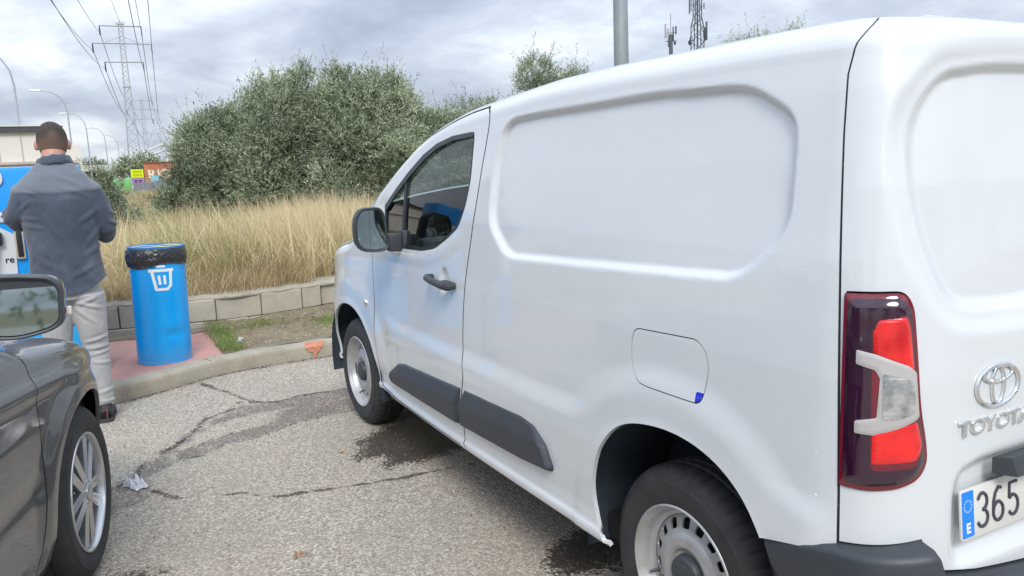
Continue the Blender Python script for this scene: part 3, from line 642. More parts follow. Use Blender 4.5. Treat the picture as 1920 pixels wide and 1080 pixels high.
# ------------------------------------------------------------------ wheels. local frame: Z = outward axle direction
def tyre_mesh(R, r_in, w, name, tread=True, nA=300, seed=1):
    prof = []   # (radius, axial) from inner bead round the tread to the outer bead; outer sidewall at axial 0
    hw = w/2
    pts = [(r_in, -w+.02), (r_in+.012, -w+.004), (r_in+(R-r_in)*.35, -w-.004), (r_in+(R-r_in)*.62, -w-.004), (R-.030, -w+.004), (R-.012, -w+.018), (R-.004, -w+.034)]
    rib = [(R, -w+.040), (R, -w+.060), (R-.007, -w+.064), (R-.007, -w+.072), (R, -w+.076), (R+.001, -hw-.008), (R-.007, -hw-.005), (R-.007, -hw+.005), (R+.001, -hw+.008), (R, -.076), (R-.007, -.072), (R-.007, -.064), (R, -.060), (R-.001, -.045), (R-.004, -.034)]
    out = [(R-.009, -.024), (R-.014, -.017), (R-.020, -.011), (R-.027, -.006), (R-.032, -.0045), (R-.034, -.0025), (R-.040, -.0015), (r_in+(R-r_in)*.60, .004), (r_in+(R-r_in)*.42, .0045), (r_in+(R-r_in)*.26, .001), (r_in+.016, -.003), (r_in+.010, -.004), (r_in+.004, -.007), (r_in-.002, -.014)]
    pr = pts+rib+out; V = []; F = []; m = len(pr)
    ph = 0
    for i in range(nA):
        a = 2*math.pi*i/nA
        lug = (i % 6 == 0)
        for j, (r, h) in enumerate(pr):
            rr = r
            if tread and lug and (len(pts)-3 <= j <= len(pts)+1 or m-len(out)-3 <= j <= m-len(out)+2): rr -= .0045
            if tread and (i % 6 == 3) and len(pts)+4 <= j <= len(pts)+9: rr -= .004
            V.append((rr*math.cos(a), rr*math.sin(a), h))
    for i in range(nA):
        k = (i+1) % nA
        for j in range(m-1): F.append((i*m+j, k*m+j, k*m+j+1, i*m+j+1))
    return mkmesh(name, V, F, M_['rubber'], True, 38)
def polar_cut(prof, holes, name, mt, nA=240):
    """lathed disc with holes: prof (r,h) dense; holes(r,theta)->field >0 keep"""
    a = np.linspace(0, 2*np.pi, nA+1); pr = np.array(prof); A, J = np.meshgrid(a, np.arange(len(pr)), indexing='ij'); r = pr[J, 0]; h = pr[J, 1]
    P = np.stack([r*np.cos(A), r*np.sin(A), h], -1); N = grid_normals(P); fl = N[..., 2].mean() < 0
    if fl: N = -N
    v, f = cut(P, [holes(r, A)], .006, fl, N); return mkmesh(name, v, f, mt, True, 40)
def steel_wheel(C, N, name='wheel', spin=0, parent=None, shared=[]):
    """15 inch steel wheel with round-cornered slots and a small dark cap"""
    root = None; Rm = frame(C, Vector(N).cross(Vector((0, 0, 1))), (0, 0, 1), N)
    X = Vector(N).cross(Vector((0, 0, 1))); Rm = frame(C, X, Vector(N).cross(X), N) @ Matrix.Rotation(spin, 4, 'Z')
    if not shared:
        t = tyre_mesh(.312, .196, .195, 'tyre')
        rp_ = [(.196, -.016), (.203, -.006), (.2045, -.003), (.203, .0), (.199, .001), (.196, -.003), (.192, -.012), (.188, -.018), (.184, -.024), (.181, -.040), (.176, -.048), (.170, -.050), (.166, -.052)]
        disc = [(.172, -.066), (.168, -.058), (.162, -.052), (.155, -.048), (.148, -.045), (.140, -.042), (.132, -.040), (.124, -.037), (.116, -.033), (.110, -.029), (.102, -.025), (.092, -.022), (.082, -.022), (.074, -.026), (.066, -.034), (.058, -.036), (.050, -.034), (.040, -.034)]
        dd = []
        for (a, b) in zip(disc[:-1], disc[1:]):
            for k in range(3): dd.append((a[0]+(b[0]-a[0])*k/3, a[1]+(b[1]-a[1])*k/3))
        dd.append(disc[-1])
        def holes(r, A):
            n = 16; th = (A*n/(2*np.pi)) % 1-.5; x = th*2*np.pi/n*r; y = r-.1435
            return np.hypot(np.maximum(np.abs(x)-.0150+.008, 0), np.maximum(np.abs(y)-.0155+.008, 0))-.008+np.minimum(np.maximum(np.abs(x)-.0070, np.abs(y)-.0075), 0)
        rim = MB(); rim.lathe(rp_, 96); rim.lathe([(.166, -.052), (.168, -.07), (.170, -.19), (.196, -.20)], 96)
        rm = mkmesh('rim', rim.v, rim.f, M_['rim'], True, 50); ds = polar_cut(dd, holes, 'disc', M_['rim'])
        cp = MB(); cp.lathe([(.0, -.008), (.030, -.008), (.046, -.010), (.053, -.014), (.056, -.022), (.058, -.036)], 48); cp.lathe([(.030, -.0085), (.032, -.0070), (.034, -.0085)], 48)
        cm = mkmesh('hub_cap', cp.v, cp.f, M_['dark_plastic'], True, 40)
        vs = MB(); vs.tube([(.150, 0, -.052), (.158, 0, -.036), (.166, 0, -.022)], [.005, .0045, .004], 8); vm = mkmesh('valve_stem', vs.v, vs.f, M_['gasket'])
        bd = MB(); bd.lathe([(.0, -.10), (.14, -.10), (.14, -.12), (.165, -.12), (.165, -.16), (.0, -.16)], 40); bm_ = mkmesh('brake_drum', bd.v, bd.f, M_['liner'], True, 40)
        shared += [t, rm, ds, cm, vm, bm_]
    out = []
    rt = link('wheel', shared[0].copy() if False else shared[0], parent); rt.name = 'wheel'
    out = rt; rt.matrix_basis = Rm
    for nm, me in (('rim', shared[1]), ('disc', shared[2]), ('hub_cap', shared[3]), ('valve_stem', shared[4]), ('brake_drum', shared[5])):
        o = bpy.data.objects.new(nm, me); COL.objects.link(o); o.parent = rt
    return rt
NL = Vector((0, 1, 0)); NR = Vector((0, -1, 0))
steel_wheel((0, -.050, .311), NL, spin=.35, parent=van); steel_wheel((2.785, -.072, .311), NL, spin=1.1, parent=van)
steel_wheel((0, -1.798, .311), NR, parent=van); steel_wheel((2.785, -1.776, .311), NR, parent=van)
# ------------------------------------------------------------------ asphalt, kerb, pavement, verge, wall, field
def fbm(x, y, seed=0, octv=5, f0=1.0):
    """cheap value noise in numpy"""
    r = np.random.default_rng(seed); T = r.random((256, 256)); out = np.zeros(np.broadcast(x, y).shape); amp = .5; f = f0
    for o in range(octv):
        X = x*f+37.1*o; Y = y*f+11.7*o; i = np.floor(X).astype(int); j = np.floor(Y).astype(int); u = X-i; v = Y-j; u = u*u*(3-2*u); v = v*v*(3-2*v)
        a = T[i % 256, j % 256]; b = T[(i+1) % 256, j % 256]; c = T[i % 256, (j+1) % 256]; d = T[(i+1) % 256, (j+1) % 256]
        out += amp*((a*(1-u)+b*u)*(1-v)+(c*(1-u)+d*u)*v); amp *= .5; f *= 2.03
    return out/(1-.5**octv)
def polydist(P, X, Y):
    d = np.full(X.shape, 1e9)
    for (ax, ay), (bx, by) in zip(P[:-1], P[1:]):
        ex, ey = bx-ax, by-ay; t = np.clip(((X-ax)*ex+(Y-ay)*ey)/(ex*ex+ey*ey), 0, 1); d = np.minimum(d, np.hypot(X-ax-t*ex, Y-ay-t*ey))
    return d
# asphalt material: exposed aggregate, tar seams and wet stains come from vertex attributes of the near sheet
m = Mat('worn_asphalt')
agg = m.n('ShaderNodeTexVoronoi'); agg.inputs['Scale'].default_value = 95; m.l(m.co, agg.inputs['Vector'])
ag2 = m.n('ShaderNodeTexVoronoi'); ag2.inputs['Scale'].default_value = 190; m.l(m.co, ag2.inputs['Vector'])
sp_ = m.n('ShaderNodeSeparateColor'); m.l(agg.outputs['Color'], sp_.inputs[0]); sp2 = m.n('ShaderNodeSeparateColor'); m.l(ag2.outputs['Color'], sp2.inputs[0])
stone = m.ramp(sp_.outputs[0], [(.0, (.13, .105, .08)), (.3, (.35, .30, .25)), (.6, (.52, .465, .39)), (.85, (.70, .64, .55)), (1., (.88, .83, .74))])
fine = m.ramp(sp2.outputs[1], [(.0, (.15, .125, .09)), (.6, (.47, .42, .35)), (1., (.78, .72, .63))])
base = m.mix(.45, stone, fine)
hue = m.noise(1.7, 5, .6); base = m.mix(m.ramp(hue, [(.38, .35), (.5, 0.)]), base, (.36, .35, .30)); base = m.mix(m.ramp(hue, [(.5, 0.), (.64, .35)]), base, (.46, .37, .30))
big = m.noise(.9, 6, .62); base = m.mix(m.ramp(big, [(.35, .35), (.65, .0)]), base, (.38, .33, .26))
binder = m.ramp(agg.outputs['Distance'], [(.35, 0.), (.75, .6)]); base = m.mix(binder, base, (.24, .21, .172))
gr_ = m.noise(120, 3, .7); gr2 = m.noise(22, 4, .65)
def gran(a_, lo, hi, k1=.55, k2=.35): return m.ramp(m.math('ADD', a_, m.math('ADD', m.math('MULTIPLY', m.math('SUBTRACT', m.math('ADD', m.math('MULTIPLY', sp_.outputs[1], .6), m.math('MULTIPLY', gr_, .4)), .5), k1), m.math('MULTIPLY', m.math('SUBTRACT', gr2, .5), k2))), [(lo, 0.), (hi, 1.)])
seamf = gran(m.attr('seam'), .34, .70, .8); base = m.mix(m.math('MULTIPLY', seamf, .95), base, (.26, .24, .23), 'MULTIPLY')
pat = gran(m.attr('patch'), .25, .80, .9, .5); base = m.mix(m.math('MULTIPLY', pat, .95), base, (.50, .49, .52), 'MULTIPLY')
stn = gran(m.attr('stain'), .48, .72, .85, .55); base = m.mix(m.math('MULTIPLY', stn, .97), base, (.17, .155, .155), 'MULTIPLY')
m.set(Base_Color=base, Roughness=m.ramp(stn, [(0., .88), (1., .45)]), Specular_IOR_Level=.3)
hgt = m.math('ADD', m.math('MULTIPLY', agg.outputs['Distance'], -1.0), m.math('MULTIPLY', m.noise(260, 3, .6), .6)); m.bump(hgt, .55, .006); M_['asphalt'] = m.m
# kerb foot line (outer face), metres
KERB = np.array([(3.86, 9.0), (3.86, 4.0), (3.90, 2.4), (4.02, 1.62), (4.16, 1.154), (4.33, .76), (4.485, .47), (4.555, .10), (4.565, -.48), (4.60, -1.4), (4.66, -3.0), (4.8, -6.0), (5.0, -12.)])
KC = cr(KERB, 8)
def xkerb(y): o = np.argsort(KC[:, 1]); return np.interp(y, KC[o, 1], KC[o, 0])
xs = np.arange(-1.2, 5.0, .018); ys = np.arange(-2.6, 3.0, .018); X, Y = np.meshgrid(xs, ys, indexing='ij')
nz = .65*(fbm(X, Y, 3, 5, 6.0)-.5)+.75*(fbm(X, Y, 17, 4, 26.0)-.5); n2_ = fbm(X, Y, 5, 4, 1.2)-.5; n3_ = fbm(X, Y, 9, 4, 14)
def G2(*p): return np.array(p)
P_NECK = [(2.20, 1.50), (2.54, 1.34), (2.67, 1.18), (2.82, 1.1), (2.98, .99), (3.17, .85), (3.43, .71), (3.2, .71), (3.06, .83), (2.89, .93), (2.73, .97), (2.62, 1.07), (2.32, 1.1), (2.16, 1.30)]
P_UP = [(3.39, .72), (3.44, .61), (3.59, .47), (3.54, .21), (3.58, .02), (3.56, -.25), (3.5, -.6), (3.25, -.6), (3.31, -.16), (3.32, .26), (3.33, .37), (3.31, .53), (3.21, .71)]
P_LOW = [(2.91, .95), (2.96, .83), (3.07, .63), (3.09, .43), (3.18, .34), (3.34, .26), (3.35, -.18), (3.2, -.6), (2.95, -.6), (3.02, -.07), (3.02, .07), (2.99, .29), (2.87, .48), (2.87, .67), (2.75, .82), (2.73, .95)]
P_ST = [(2.52, .08), (2.58, -.04), (2.66, -.14), (2.62, -.6), (2.02, -.6), (1.98, -.05), (1.99, .07), (2.08, .10), (2.16, .05), (2.17, .15), (2.25, .18), (2.36, .1)]
P_ST3 = [(1.50, 1.5), (1.65, 1.33), (1.67, 1.23), (1.61, 1.15), (1.52, 1.1), (1.35, 1.12), (1.2, 1.3)]
P_STR = [(.78, -.02), (.93, -.18), (.98, -.5), (.55, -.5), (.60, -.04)]
CR = [([(2.94, 1.0), (3.01, .91), (3.14, .84), (3.22, .79), (3.42, .70), (3.54, .50)], .9, .016), ([(4.31, .58), (4.01, .49), (3.91, .46), (3.72, .41), (3.6, .36), (3.52, .24), (3.57, .08), (3.54, -.23)], .9, .018), ([(3.72, .41), (3.65, .45), (3.50, .56)], .7, .02),
      ([(2.39, 1.09), (2.25, 1.03), (2.19, .94), (2.15, .85), (2.12, .74), (2.02, .67), (1.97, .59), (1.96, .52), (1.93, .4), (1.9, .28), (1.88, .18), (1.86, .06), (1.8, -.5)], 1.0, .013), ([(3.55, 1.02), (3.51, .93), (3.54, .87)], .5, .01), ([(2.10, 2.6), (2.2, 1.9), (2.42, 1.36), (2.62, 1.15), (2.82, 1.10)], .8, .016),
      ([(1.35, .36), (1.28, .30), (1.22, .33)], .4, .008), ([(4.2, .95), (4.0, 1.02), (3.8, 1.2)], .5, .01)]
gz = lambda P_: -sdf(P_, X, Y)
seam_ = np.zeros(X.shape)
for P_, am, w_ in CR: seam_ = np.maximum(seam_, am*np.exp(-((polydist(P_, X, Y)+nz*.05)/w_)**2)*np.clip(.62+.8*fbm(X, Y, 71, 3, 5.), .3, 1))
kd = xkerb(Y)-X; seam_ = np.maximum(seam_, .85*sm(.085, .01, kd+nz*.10))
fade = lambda P_, lo=-.05, hi=.05: sm(lo, hi, gz(P_)+nz*.10)
patch_ = np.maximum.reduce([.80*fade(P_NECK), .75*fade(P_UP, -.02, .04), .80*fade(P_LOW, -.03, .04)]); patch_ = np.clip(patch_*(.55+.8*n3_), 0, 1)
seam_ = np.maximum(seam_, .55*sm(.03, .0, np.abs(gz(P_LOW)+nz*.06-.015))*(X < 3.12)*(gz(P_LOW) > -.06))
stain_ = np.maximum.reduce([fade(P_ST, -.10, .12), .62*fade(P_ST3, -.12, .12), .9*fade(P_STR, -.08, .10)])
mask = X < xkerb(Y)+.03
idx = np.arange(X.size).reshape(X.shape); q = np.stack([idx[:-1, :-1], idx[1:, :-1], idx[1:, 1:], idx[:-1, 1:]], -1).reshape(-1, 4); q = q[mask.ravel()[q].all(1)]
Zg = (fbm(X, Y, 21, 3, .7)-.5)*.006+.006
used = np.unique(q); mp = np.full(X.size, -1); mp[used] = np.arange(len(used)); Vg = np.stack([X, Y, Zg], -1).reshape(-1, 3)[used]
me = fastmesh('road', Vg, mp[q], M_['asphalt'], True, {'seam': np.clip(seam_, 0, 1).ravel()[used], 'patch': np.clip(patch_, 0, 1).ravel()[used], 'stain': np.clip(stain_, 0, 1).ravel()[used]})
tag(link('road', me), kind='structure')
yk = np.linspace(-12, 9, 60); Vr = [(-60., y, -.004) for y in yk]+[(xkerb(y)+.02, y, -.004) for y in yk]; n_ = len(yk)
Vr[0] = (-60, -60, -.004); Vr[n_-1] = (-60, 60, -.004); Vr[n_] = (6.5, -60, -.004); Vr[2*n_-1] = (3.88, 60, -.004)
tag(obj('asphalt_lot', Vr, [(i, n_+i, n_+i+1, i+1) for i in range(n_-1)], M_['asphalt'], smooth=False), kind='structure')
# kerb stones, each a piece, laid along the line with mortar joints
m = Mat('kerb_concrete'); a1 = m.noise(3, 6, .65); a2 = m.noise(70, 4, .7); c_ = m.ramp(a1, [(.3, (.29, .26, .20)), (.55, (.40, .365, .29)), (.75, (.48, .445, .365))])
c_ = m.mix(m.ramp(a2, [(.45, 0.), (.75, .45)]), c_, (.19, .165, .13)); m.set(Base_Color=c_, Roughness=.92); m.bump(a2, .5, .004); M_['kerb'] = m.m
kerb = empty('kerb', (4.4, .5, 0)); tag(kerb, kind='structure')
seg = np.concatenate([[0], np.cumsum(np.hypot(*np.diff(KC, axis=0).T))]); j0 = seg[np.argmin(np.hypot(KC[:, 0]-4.497, KC[:, 1]-.46))]
def kat(t): return np.array([np.interp(t, seg, KC[:, 0]), np.interp(t, seg, KC[:, 1])])
ks = j0
starts = [j0+k*.985 for k in range(-6, 9)]
for k, t0 in enumerate(starts):
    if t0 < .2 or t0+.98 > seg[-1]-.2: continue
    V_ = []; F_ = []; n_ = 10; prof = [(0, -.10), (0, .085), (.004, .104), (.016, .118), (.034, .122), (.132, .124), (.135, -.05)]
    for i in range(n_+1):
        t = t0+.006+(.973)*i/n_; c0 = kat(t); tg = kat(t+.01)-kat(t-.01); tg /= np.linalg.norm(tg); nn = np.array([-tg[1], tg[0]]);
        if nn[0] < 0: nn = -nn
        for o_, z_ in prof:
            e_ = (mnoise.noise(Vector((t*5, o_*9, z_*12)))*.007 if z_ > 0 else 0)
            edge = .012 if i in (0, n_) else 0
            V_.append((c0[0]+nn[0]*(o_+edge*.5)+e_, c0[1]+nn[1]*(o_+edge*.5), z_-edge*.25*(z_ > .05)+e_*.5))
    m_ = len(prof)
    for i in range(n_):
        for j in range(m_-1): F_.append((i*m_+j, i*m_+j+1, (i+1)*m_+j+1, (i+1)*m_+j))
    F_ += [tuple(range(m_))[::-1], tuple(n_*m_+j for j in range(m_))]
    obj('kerb_stone', V_, F_, M_['kerb'], kerb, sharp=45)
    if abs(t0-j0) < .01:
        Vj = []; c0 = kat(t0-.003)
        tg = kat(t0+.01)-kat(t0-.01); tg /= np.linalg.norm(tg); nn = np.array([-tg[1], tg[0]]); nn = nn if nn[0] > 0 else -nn
        for o_, z_ in [(0.006, -.02), (.006, .09), (.02, .112), (.13, .116)]:
            for dd in (-.008, .008): Vj.append((c0[0]+nn[0]*o_+tg[0]*dd, c0[1]+nn[1]*o_+tg[1]*dd, z_))
        obj('mortar_joint', Vj, [(0, 1, 3, 2), (2, 3, 5, 4), (4, 5, 7, 6)], M_['kerb'], kerb)
# orange spray mark on the kerb face
M_['spray'] = plain('orange_spray_paint', (.56, .24, .15), .9, var=.25, vs=40)
tS = seg[np.argmin(np.hypot(KC[:, 0]-4.56, KC[:, 1]+.33))]
def spray(poly, nm='spray_mark'):
    P0 = np.array(poly); V_ = []; F_ = []; n_ = 40; k_ = 40
    us = np.linspace(P0[:, 0].min(), P0[:, 0].max(), n_); hs = np.linspace(P0[:, 1].min(), P0[:, 1].max(), k_); U, H = np.meshgrid(us, hs, indexing='ij'); f = -sdf(P0, U, H)+.030*(fbm(U*60, H*60, 4, 4, 1)-.60)
    Pg = np.zeros(U.shape+(3,))
    for i in range(n_):
        for j in range(k_):
            t = tS-U[i, j]; c0 = kat(t); tg = kat(t+.01)-kat(t-.01); tg /= np.linalg.norm(tg); nn = np.array([-tg[1], tg[0]]); nn = nn if nn[0] > 0 else -nn; h = H[i, j]
            o_, z_ = (-.009, h) if h < .10 else ((h-.10)*.6-.006, .10+min(.030, (h-.10)*.9)) if h < .125 else (h-.115, .1315)
            Pg[i, j] = (c0[0]+nn[0]*o_, c0[1]+nn[1]*o_, z_)
    v, f_ = cut(Pg, [f], 0); tag(obj(nm, v, f_, M_['spray']), 'faded orange spray paint mark on the kerb stone beside the front van wheel', 'paint mark')
spray(rnd([(-.085, .155), (.075, .155), (.085, .09), (.02, .055), (.015, -.0), (-.012, .0), (-.022, .05), (-.075, .09)], .02))
# pavement slab in red, then the verge
def sheet(name, poly, z, mt, kind='structure', step=.05, zf=None):
    P0 = np.array(poly); xs = np.arange(P0[:, 0].min()-step, P0[:, 0].max()+2*step, step); ys = np.arange(P0[:, 1].min()-step, P0[:, 1].max()+2*step, step); X, Y = np.meshgrid(xs, ys, indexing='ij')
    Z = np.full(X.shape, float(z)) if zf is None else zf(X, Y)
    v, f = cut(np.stack([X, Y, Z], -1), [-sdf(P0, X, Y)], 0); return tag(obj(name, v, f, mt), kind=kind)
m = Mat('red_pavement'); a1 = m.noise(2.2, 6, .68); a2 = m.noise(90, 4, .65); c_ = m.ramp(a1, [(.28, (.40, .29, .225)), (.5, (.50, .25, .21)), (.75, (.57, .31, .26))])
dn = m.noise(5, 5, .7); c_ = m.mix(m.ramp(dn, [(.55, 0.), (.72, .6)]), c_, (.33, .28, .22)); m.set(Base_Color=c_, Roughness=.9); m.bump(a2, .25, .003); M_['red'] = m.m
inner = [(xkerb(y)+.125, y) for y in np.linspace(9, .345, 40)]
sheet('pavement', inner+[(4.745, .335), (4.80, .33), (5.74, .262), (5.80, .255), (6.05, 1.0), (6.2, 9.0)], .118, M_['red'])
m = Mat('verge_soil'); a1 = m.noise(4, 7, .7); a2 = m.noise(60, 5, .75); c_ = m.ramp(a1, [(.3, (.19, .15, .105)), (.55, (.29, .245, .17)), (.75, (.36, .31, .22))]); c_ = m.mix(m.ramp(a2, [(.4, .4), (.7, 0.)]), c_, (.10, .08, .055))
m.set(Base_Color=c_, Roughness=.95); m.bump(m.math('ADD', a2, m.math('MULTIPLY', a1, 2.)), .8, .012); M_['soil'] = m.m
zf = lambda X, Y: .112+.022*fbm(X, Y, 8, 4, 6)+.05*sm(5.5, 5.95, X)
inner2 = [(xkerb(y)+.125, y) for y in np.linspace(.36, -11, 40)]
sheet('verge', inner2+[(6.4, -11), (6.05, -.8), (5.95, .0), (5.86, .30), (4.76, .36)], 0, M_['soil'], step=.03, zf=zf)
# sandy strip along the wall foot behind the bin
sheet('sand_strip', [(5.70, .27), (5.62, .6), (5.78, 1.0), (5.85, 1.8), (5.9, 3), (6.3, 3), (6.1, 1.0), (5.9, .25)], .1225, M_['soil'], step=.03)
# low block wall: every block is a part
m = Mat('wall_block_concrete'); a1 = m.noise(2.6, 6, .65); a2 = m.noise(80, 4, .7); c_ = m.ramp(a1, [(.3, (.33, .30, .235)), (.52, (.43, .395, .315)), (.75, (.51, .475, .385))]); c_ = m.mix(m.ramp(a2, [(.5, 0.), (.8, .35)]), c_, (.17, .15, .12)); m.set(Base_Color=c_, Roughness=.93); m.bump(a2, .4, .004); M_['block'] = m.m
wall_ = empty('block_wall', (5.85, .2, .1), 0, 'low wall of pale concrete blocks between the red pavement and the dry grass', 'wall')
WL = np.array([(6.9, 7.0), (6.35, 2.6), (6.07, 1.08), (5.88, .28), (5.84, .02), (5.885, -.30), (5.985, -.80), (6.02, -.98), (6.07, -1.5), (6.2, -3.0), (6.5, -8.0)]); WC = cr(WL, 10); ws_ = np.concatenate([[0], np.cumsum(np.hypot(*np.diff(WC, axis=0).T))])
def wat(t): return np.array([np.interp(t, ws_, WC[:, 0]), np.interp(t, ws_, WC[:, 1])])
def block(t0, t1, z0, z1, th=.16, dep=0):
    a = wat(t0); b = wat(t1); d = b-a; L = np.linalg.norm(d); u = d/L; nn = np.array([-u[1], u[0]]); nn = nn if nn[0] > 0 else -nn
    j = RNG.normal(0, .0035, 2); c = (a+b)/2+nn*(th/2+dep+j[0]); bb = MB(); bb.box((0, 0, 0), (L-.010, th, z1-z0), .007, frame((c[0], c[1], (z0+z1)/2+j[1]*.6), (u[0], u[1], RNG.normal(0, .003)), (nn[0], nn[1], 0), (0, 0, 1)), seg=1)
    bb.build('block', M_['block'], wall_, sharp=30)
tL = ws_[-1]; tE = ws_[np.argmin(np.hypot(WC[:, 0]-5.985, WC[:, 1]+.80))]; t = tE; k = 0
wd = [.20, .405, .405, .395, .40, .41]
while t > .5:
    w_ = wd[k % 6] if k else .20
    block(t-w_, t, .172, .362); t -= w_; k += 1
t = tE-.13; k = 0
while t > .5:
    block(t-.30, t, .03, .168, dep=-.012); t -= .30; k += 1
# return of the wall at its corner
for k in range(9):
    block(tE+.012+.405*k, tE+.012+.405*(k+1), .172, .362, dep=.035); block(tE+.012+.405*k, tE+.012+.405*(k+1), -.02, .168, dep=.03)
# ragged mortar cap and soil edge on the wall top
V_ = []; F_ = []; N_ = 400
for i in range(N_+1):
    t = .3+(tL-.35)*i/N_; c0 = wat(t); tg = wat(min(t+.02, tL))-wat(t-.02); tg /= np.linalg.norm(tg); nn = np.array([-tg[1], tg[0]]); nn = nn if nn[0] > 0 else -nn
    r1 = mnoise.noise(Vector((t*7, 1, 0)))*.014+mnoise.noise(Vector((t*31, 4, 0)))*.008
    for o_, z_ in [(.004+r1*.8, .362), (.002+r1, .378+r1), (.035+r1, .400+r1), (.10, .408+r1), (.24, .412+.5*r1), (.40, .40)]: V_.append((c0[0]+nn[0]*o_, c0[1]+nn[1]*o_, z_))
for i in range(N_):
    for j in range(5): F_.append((i*6+j, i*6+j+1, (i+1)*6+j+1, (i+1)*6+j))
obj('mortar_cap', V_, F_, M_['kerb'], wall_, sharp=60)
# field behind the wall, one sheet out to the horizon
def field_z(X, Y): return .39+.10*sm(7, 12, X)+.12*(fbm(X, Y, 31, 4, .25)-.5)*sm(6.5, 9, X)-.5*sm(40, 90, X)
gx = np.concatenate([np.arange(5.95, 14, .25), np.arange(14, 40, 1.0), np.geomspace(40, 2500, 30)]); gy = np.concatenate([-np.geomspace(40, 2500, 20)[::-1], np.arange(-39, 40, .6), np.geomspace(40, 2500, 20)])
X, Y = np.meshgrid(gx, gy, indexing='ij'); oW = np.argsort(WC[:, 1]); xw = np.interp(Y, WC[oW, 1], WC[oW, 0], left=6.2)+.22; X2 = np.maximum(X, xw+ (X-5.95)*1.0*0+ .0); X2 = np.where(X < 14, xw+(X-5.95)*(14-xw)/(14-5.95), X)
m = Mat('dry_field'); a1 = m.noise(.5, 6, .6); a2 = m.noise(12, 6, .7); c_ = m.ramp(a1, [(.3, (.20, .155, .085)), (.5, (.30, .235, .13)), (.68, (.20, .20, .09))]); c_ = m.mix(m.ramp(a2, [(.35, .6), (.65, 0.)]), c_, (.10, .08, .04)); m.set(Base_Color=c_, Roughness=.95); m.bump(a2, .7, .05); M_['field'] = m.m
P = np.stack([X2, Y, field_z(X2, Y)], -1); idx = np.arange(X.size).reshape(X.shape); q = np.stack([idx[:-1, :-1], idx[1:, :-1], idx[1:, 1:], idx[:-1, 1:]], -1).reshape(-1, 4)
tag(link('field', fastmesh('field', P.reshape(-1, 3), q, M_['field'], True)), kind='structure')
tag(obj('ground', [(-2500, -2500, -.35), (2500, -2500, -.35), (2500, 2500, -.35), (-2500, 2500, -.35)], [(0, 1, 2, 3)], M_['field'], smooth=False), kind='structure')

# loose grit gathered along the kerb and scattered over the asphalt
n_g = 5200; gx_ = np.concatenate([RNG.uniform(.4, 4.4, 3400), RNG.normal(0, .05, 1800)]); gy_ = np.concatenate([RNG.uniform(-1.6, 2.2, 3400), RNG.uniform(-1.4, 1.6, 1800)]); gx_[3400:] = xkerb(gy_[3400:])-.01-np.abs(gx_[3400:]); ok = gx_ < xkerb(gy_)-.004; gx_, gy_ = gx_[ok], gy_[ok]; n_g = len(gx_)
rad_ = RNG.uniform(.0012, .0042, n_g)*(1+.8*(RNG.random(n_g) < .06)); tet = np.array([(1, 0, -.3), (-.5, .87, -.3), (-.5, -.87, -.3), (.5, .87, .5), (-1, 0, .5), (.5, -.87, .5)]); an_ = RNG.uniform(0, 6.28, n_g)
V = np.zeros((n_g, 6, 3)); ca, sa = np.cos(an_)[:, None], np.sin(an_)[:, None]; jit = RNG.uniform(.6, 1.2, (n_g, 6)); V[..., 0] = gx_[:, None]+(tet[:, 0]*ca-tet[:, 1]*sa)*rad_[:, None]*jit; V[..., 1] = gy_[:, None]+(tet[:, 0]*sa+tet[:, 1]*ca)*rad_[:, None]*jit; V[..., 2] = .0075+rad_[:, None]*.3+tet[:, 2]*rad_[:, None]*jit*.8
tri = np.array([(0, 2, 1), (3, 4, 5), (0, 1, 3), (1, 4, 3), (1, 2, 4), (2, 5, 4), (2, 0, 5), (0, 3, 5)]); F = (np.arange(n_g)*6)[:, None, None]+tri[None]
m = Mat('grit_stones'); m.set(Base_Color=m.ramp(m.attr('tint'), [(0., (.14, .12, .10)), (.5, (.40, .36, .30)), (1., (.72, .69, .63))]), Roughness=.9)
tag(link('grit', fastmesh('grit', V.reshape(-1, 3), F.reshape(-1, 3), m.m, False, {'tint': np.repeat(RNG.random(n_g), 6)})), 'loose pale grit scattered over the asphalt and along the kerb foot', 'grit', kind='stuff')
# ------------------------------------------------------------------ grass and trees
def leaf_mat(name, stops, rough=.6, trans=.25, spec=.3):
    m = Mat(name); c = m.ramp(m.attr('tint'), stops); m.set(Base_Color=c, Roughness=rough, Specular_IOR_Level=spec)
    t = m.n('ShaderNodeBsdfTranslucent'); m.l(c, t.inputs[0]); mx = m.n('ShaderNodeMixShader'); mx.inputs[0].default_value = trans
    m.l(m.b.outputs[0], mx.inputs[1]); m.l(t.outputs[0], mx.inputs[2]); o = [n for n in m.t.nodes if n.bl_idname == 'ShaderNodeOutputMaterial'][0]; m.l(mx.outputs[0], o.inputs[0]); return m.m
M_['straw'] = leaf_mat('dry_grass', [(0., (.27, .18, .09)), (.3, (.50, .385, .215)), (.6, (.70, .58, .35)), (.8, (.84, .75, .52)), (.9, (.38, .38, .15)), (1., (.24, .28, .10))], .7, .3)
M_['green'] = leaf_mat('green_grass', [(0., (.13, .18, .05)), (.6, (.26, .35, .10)), (1., (.44, .47, .20))], .6, .3)
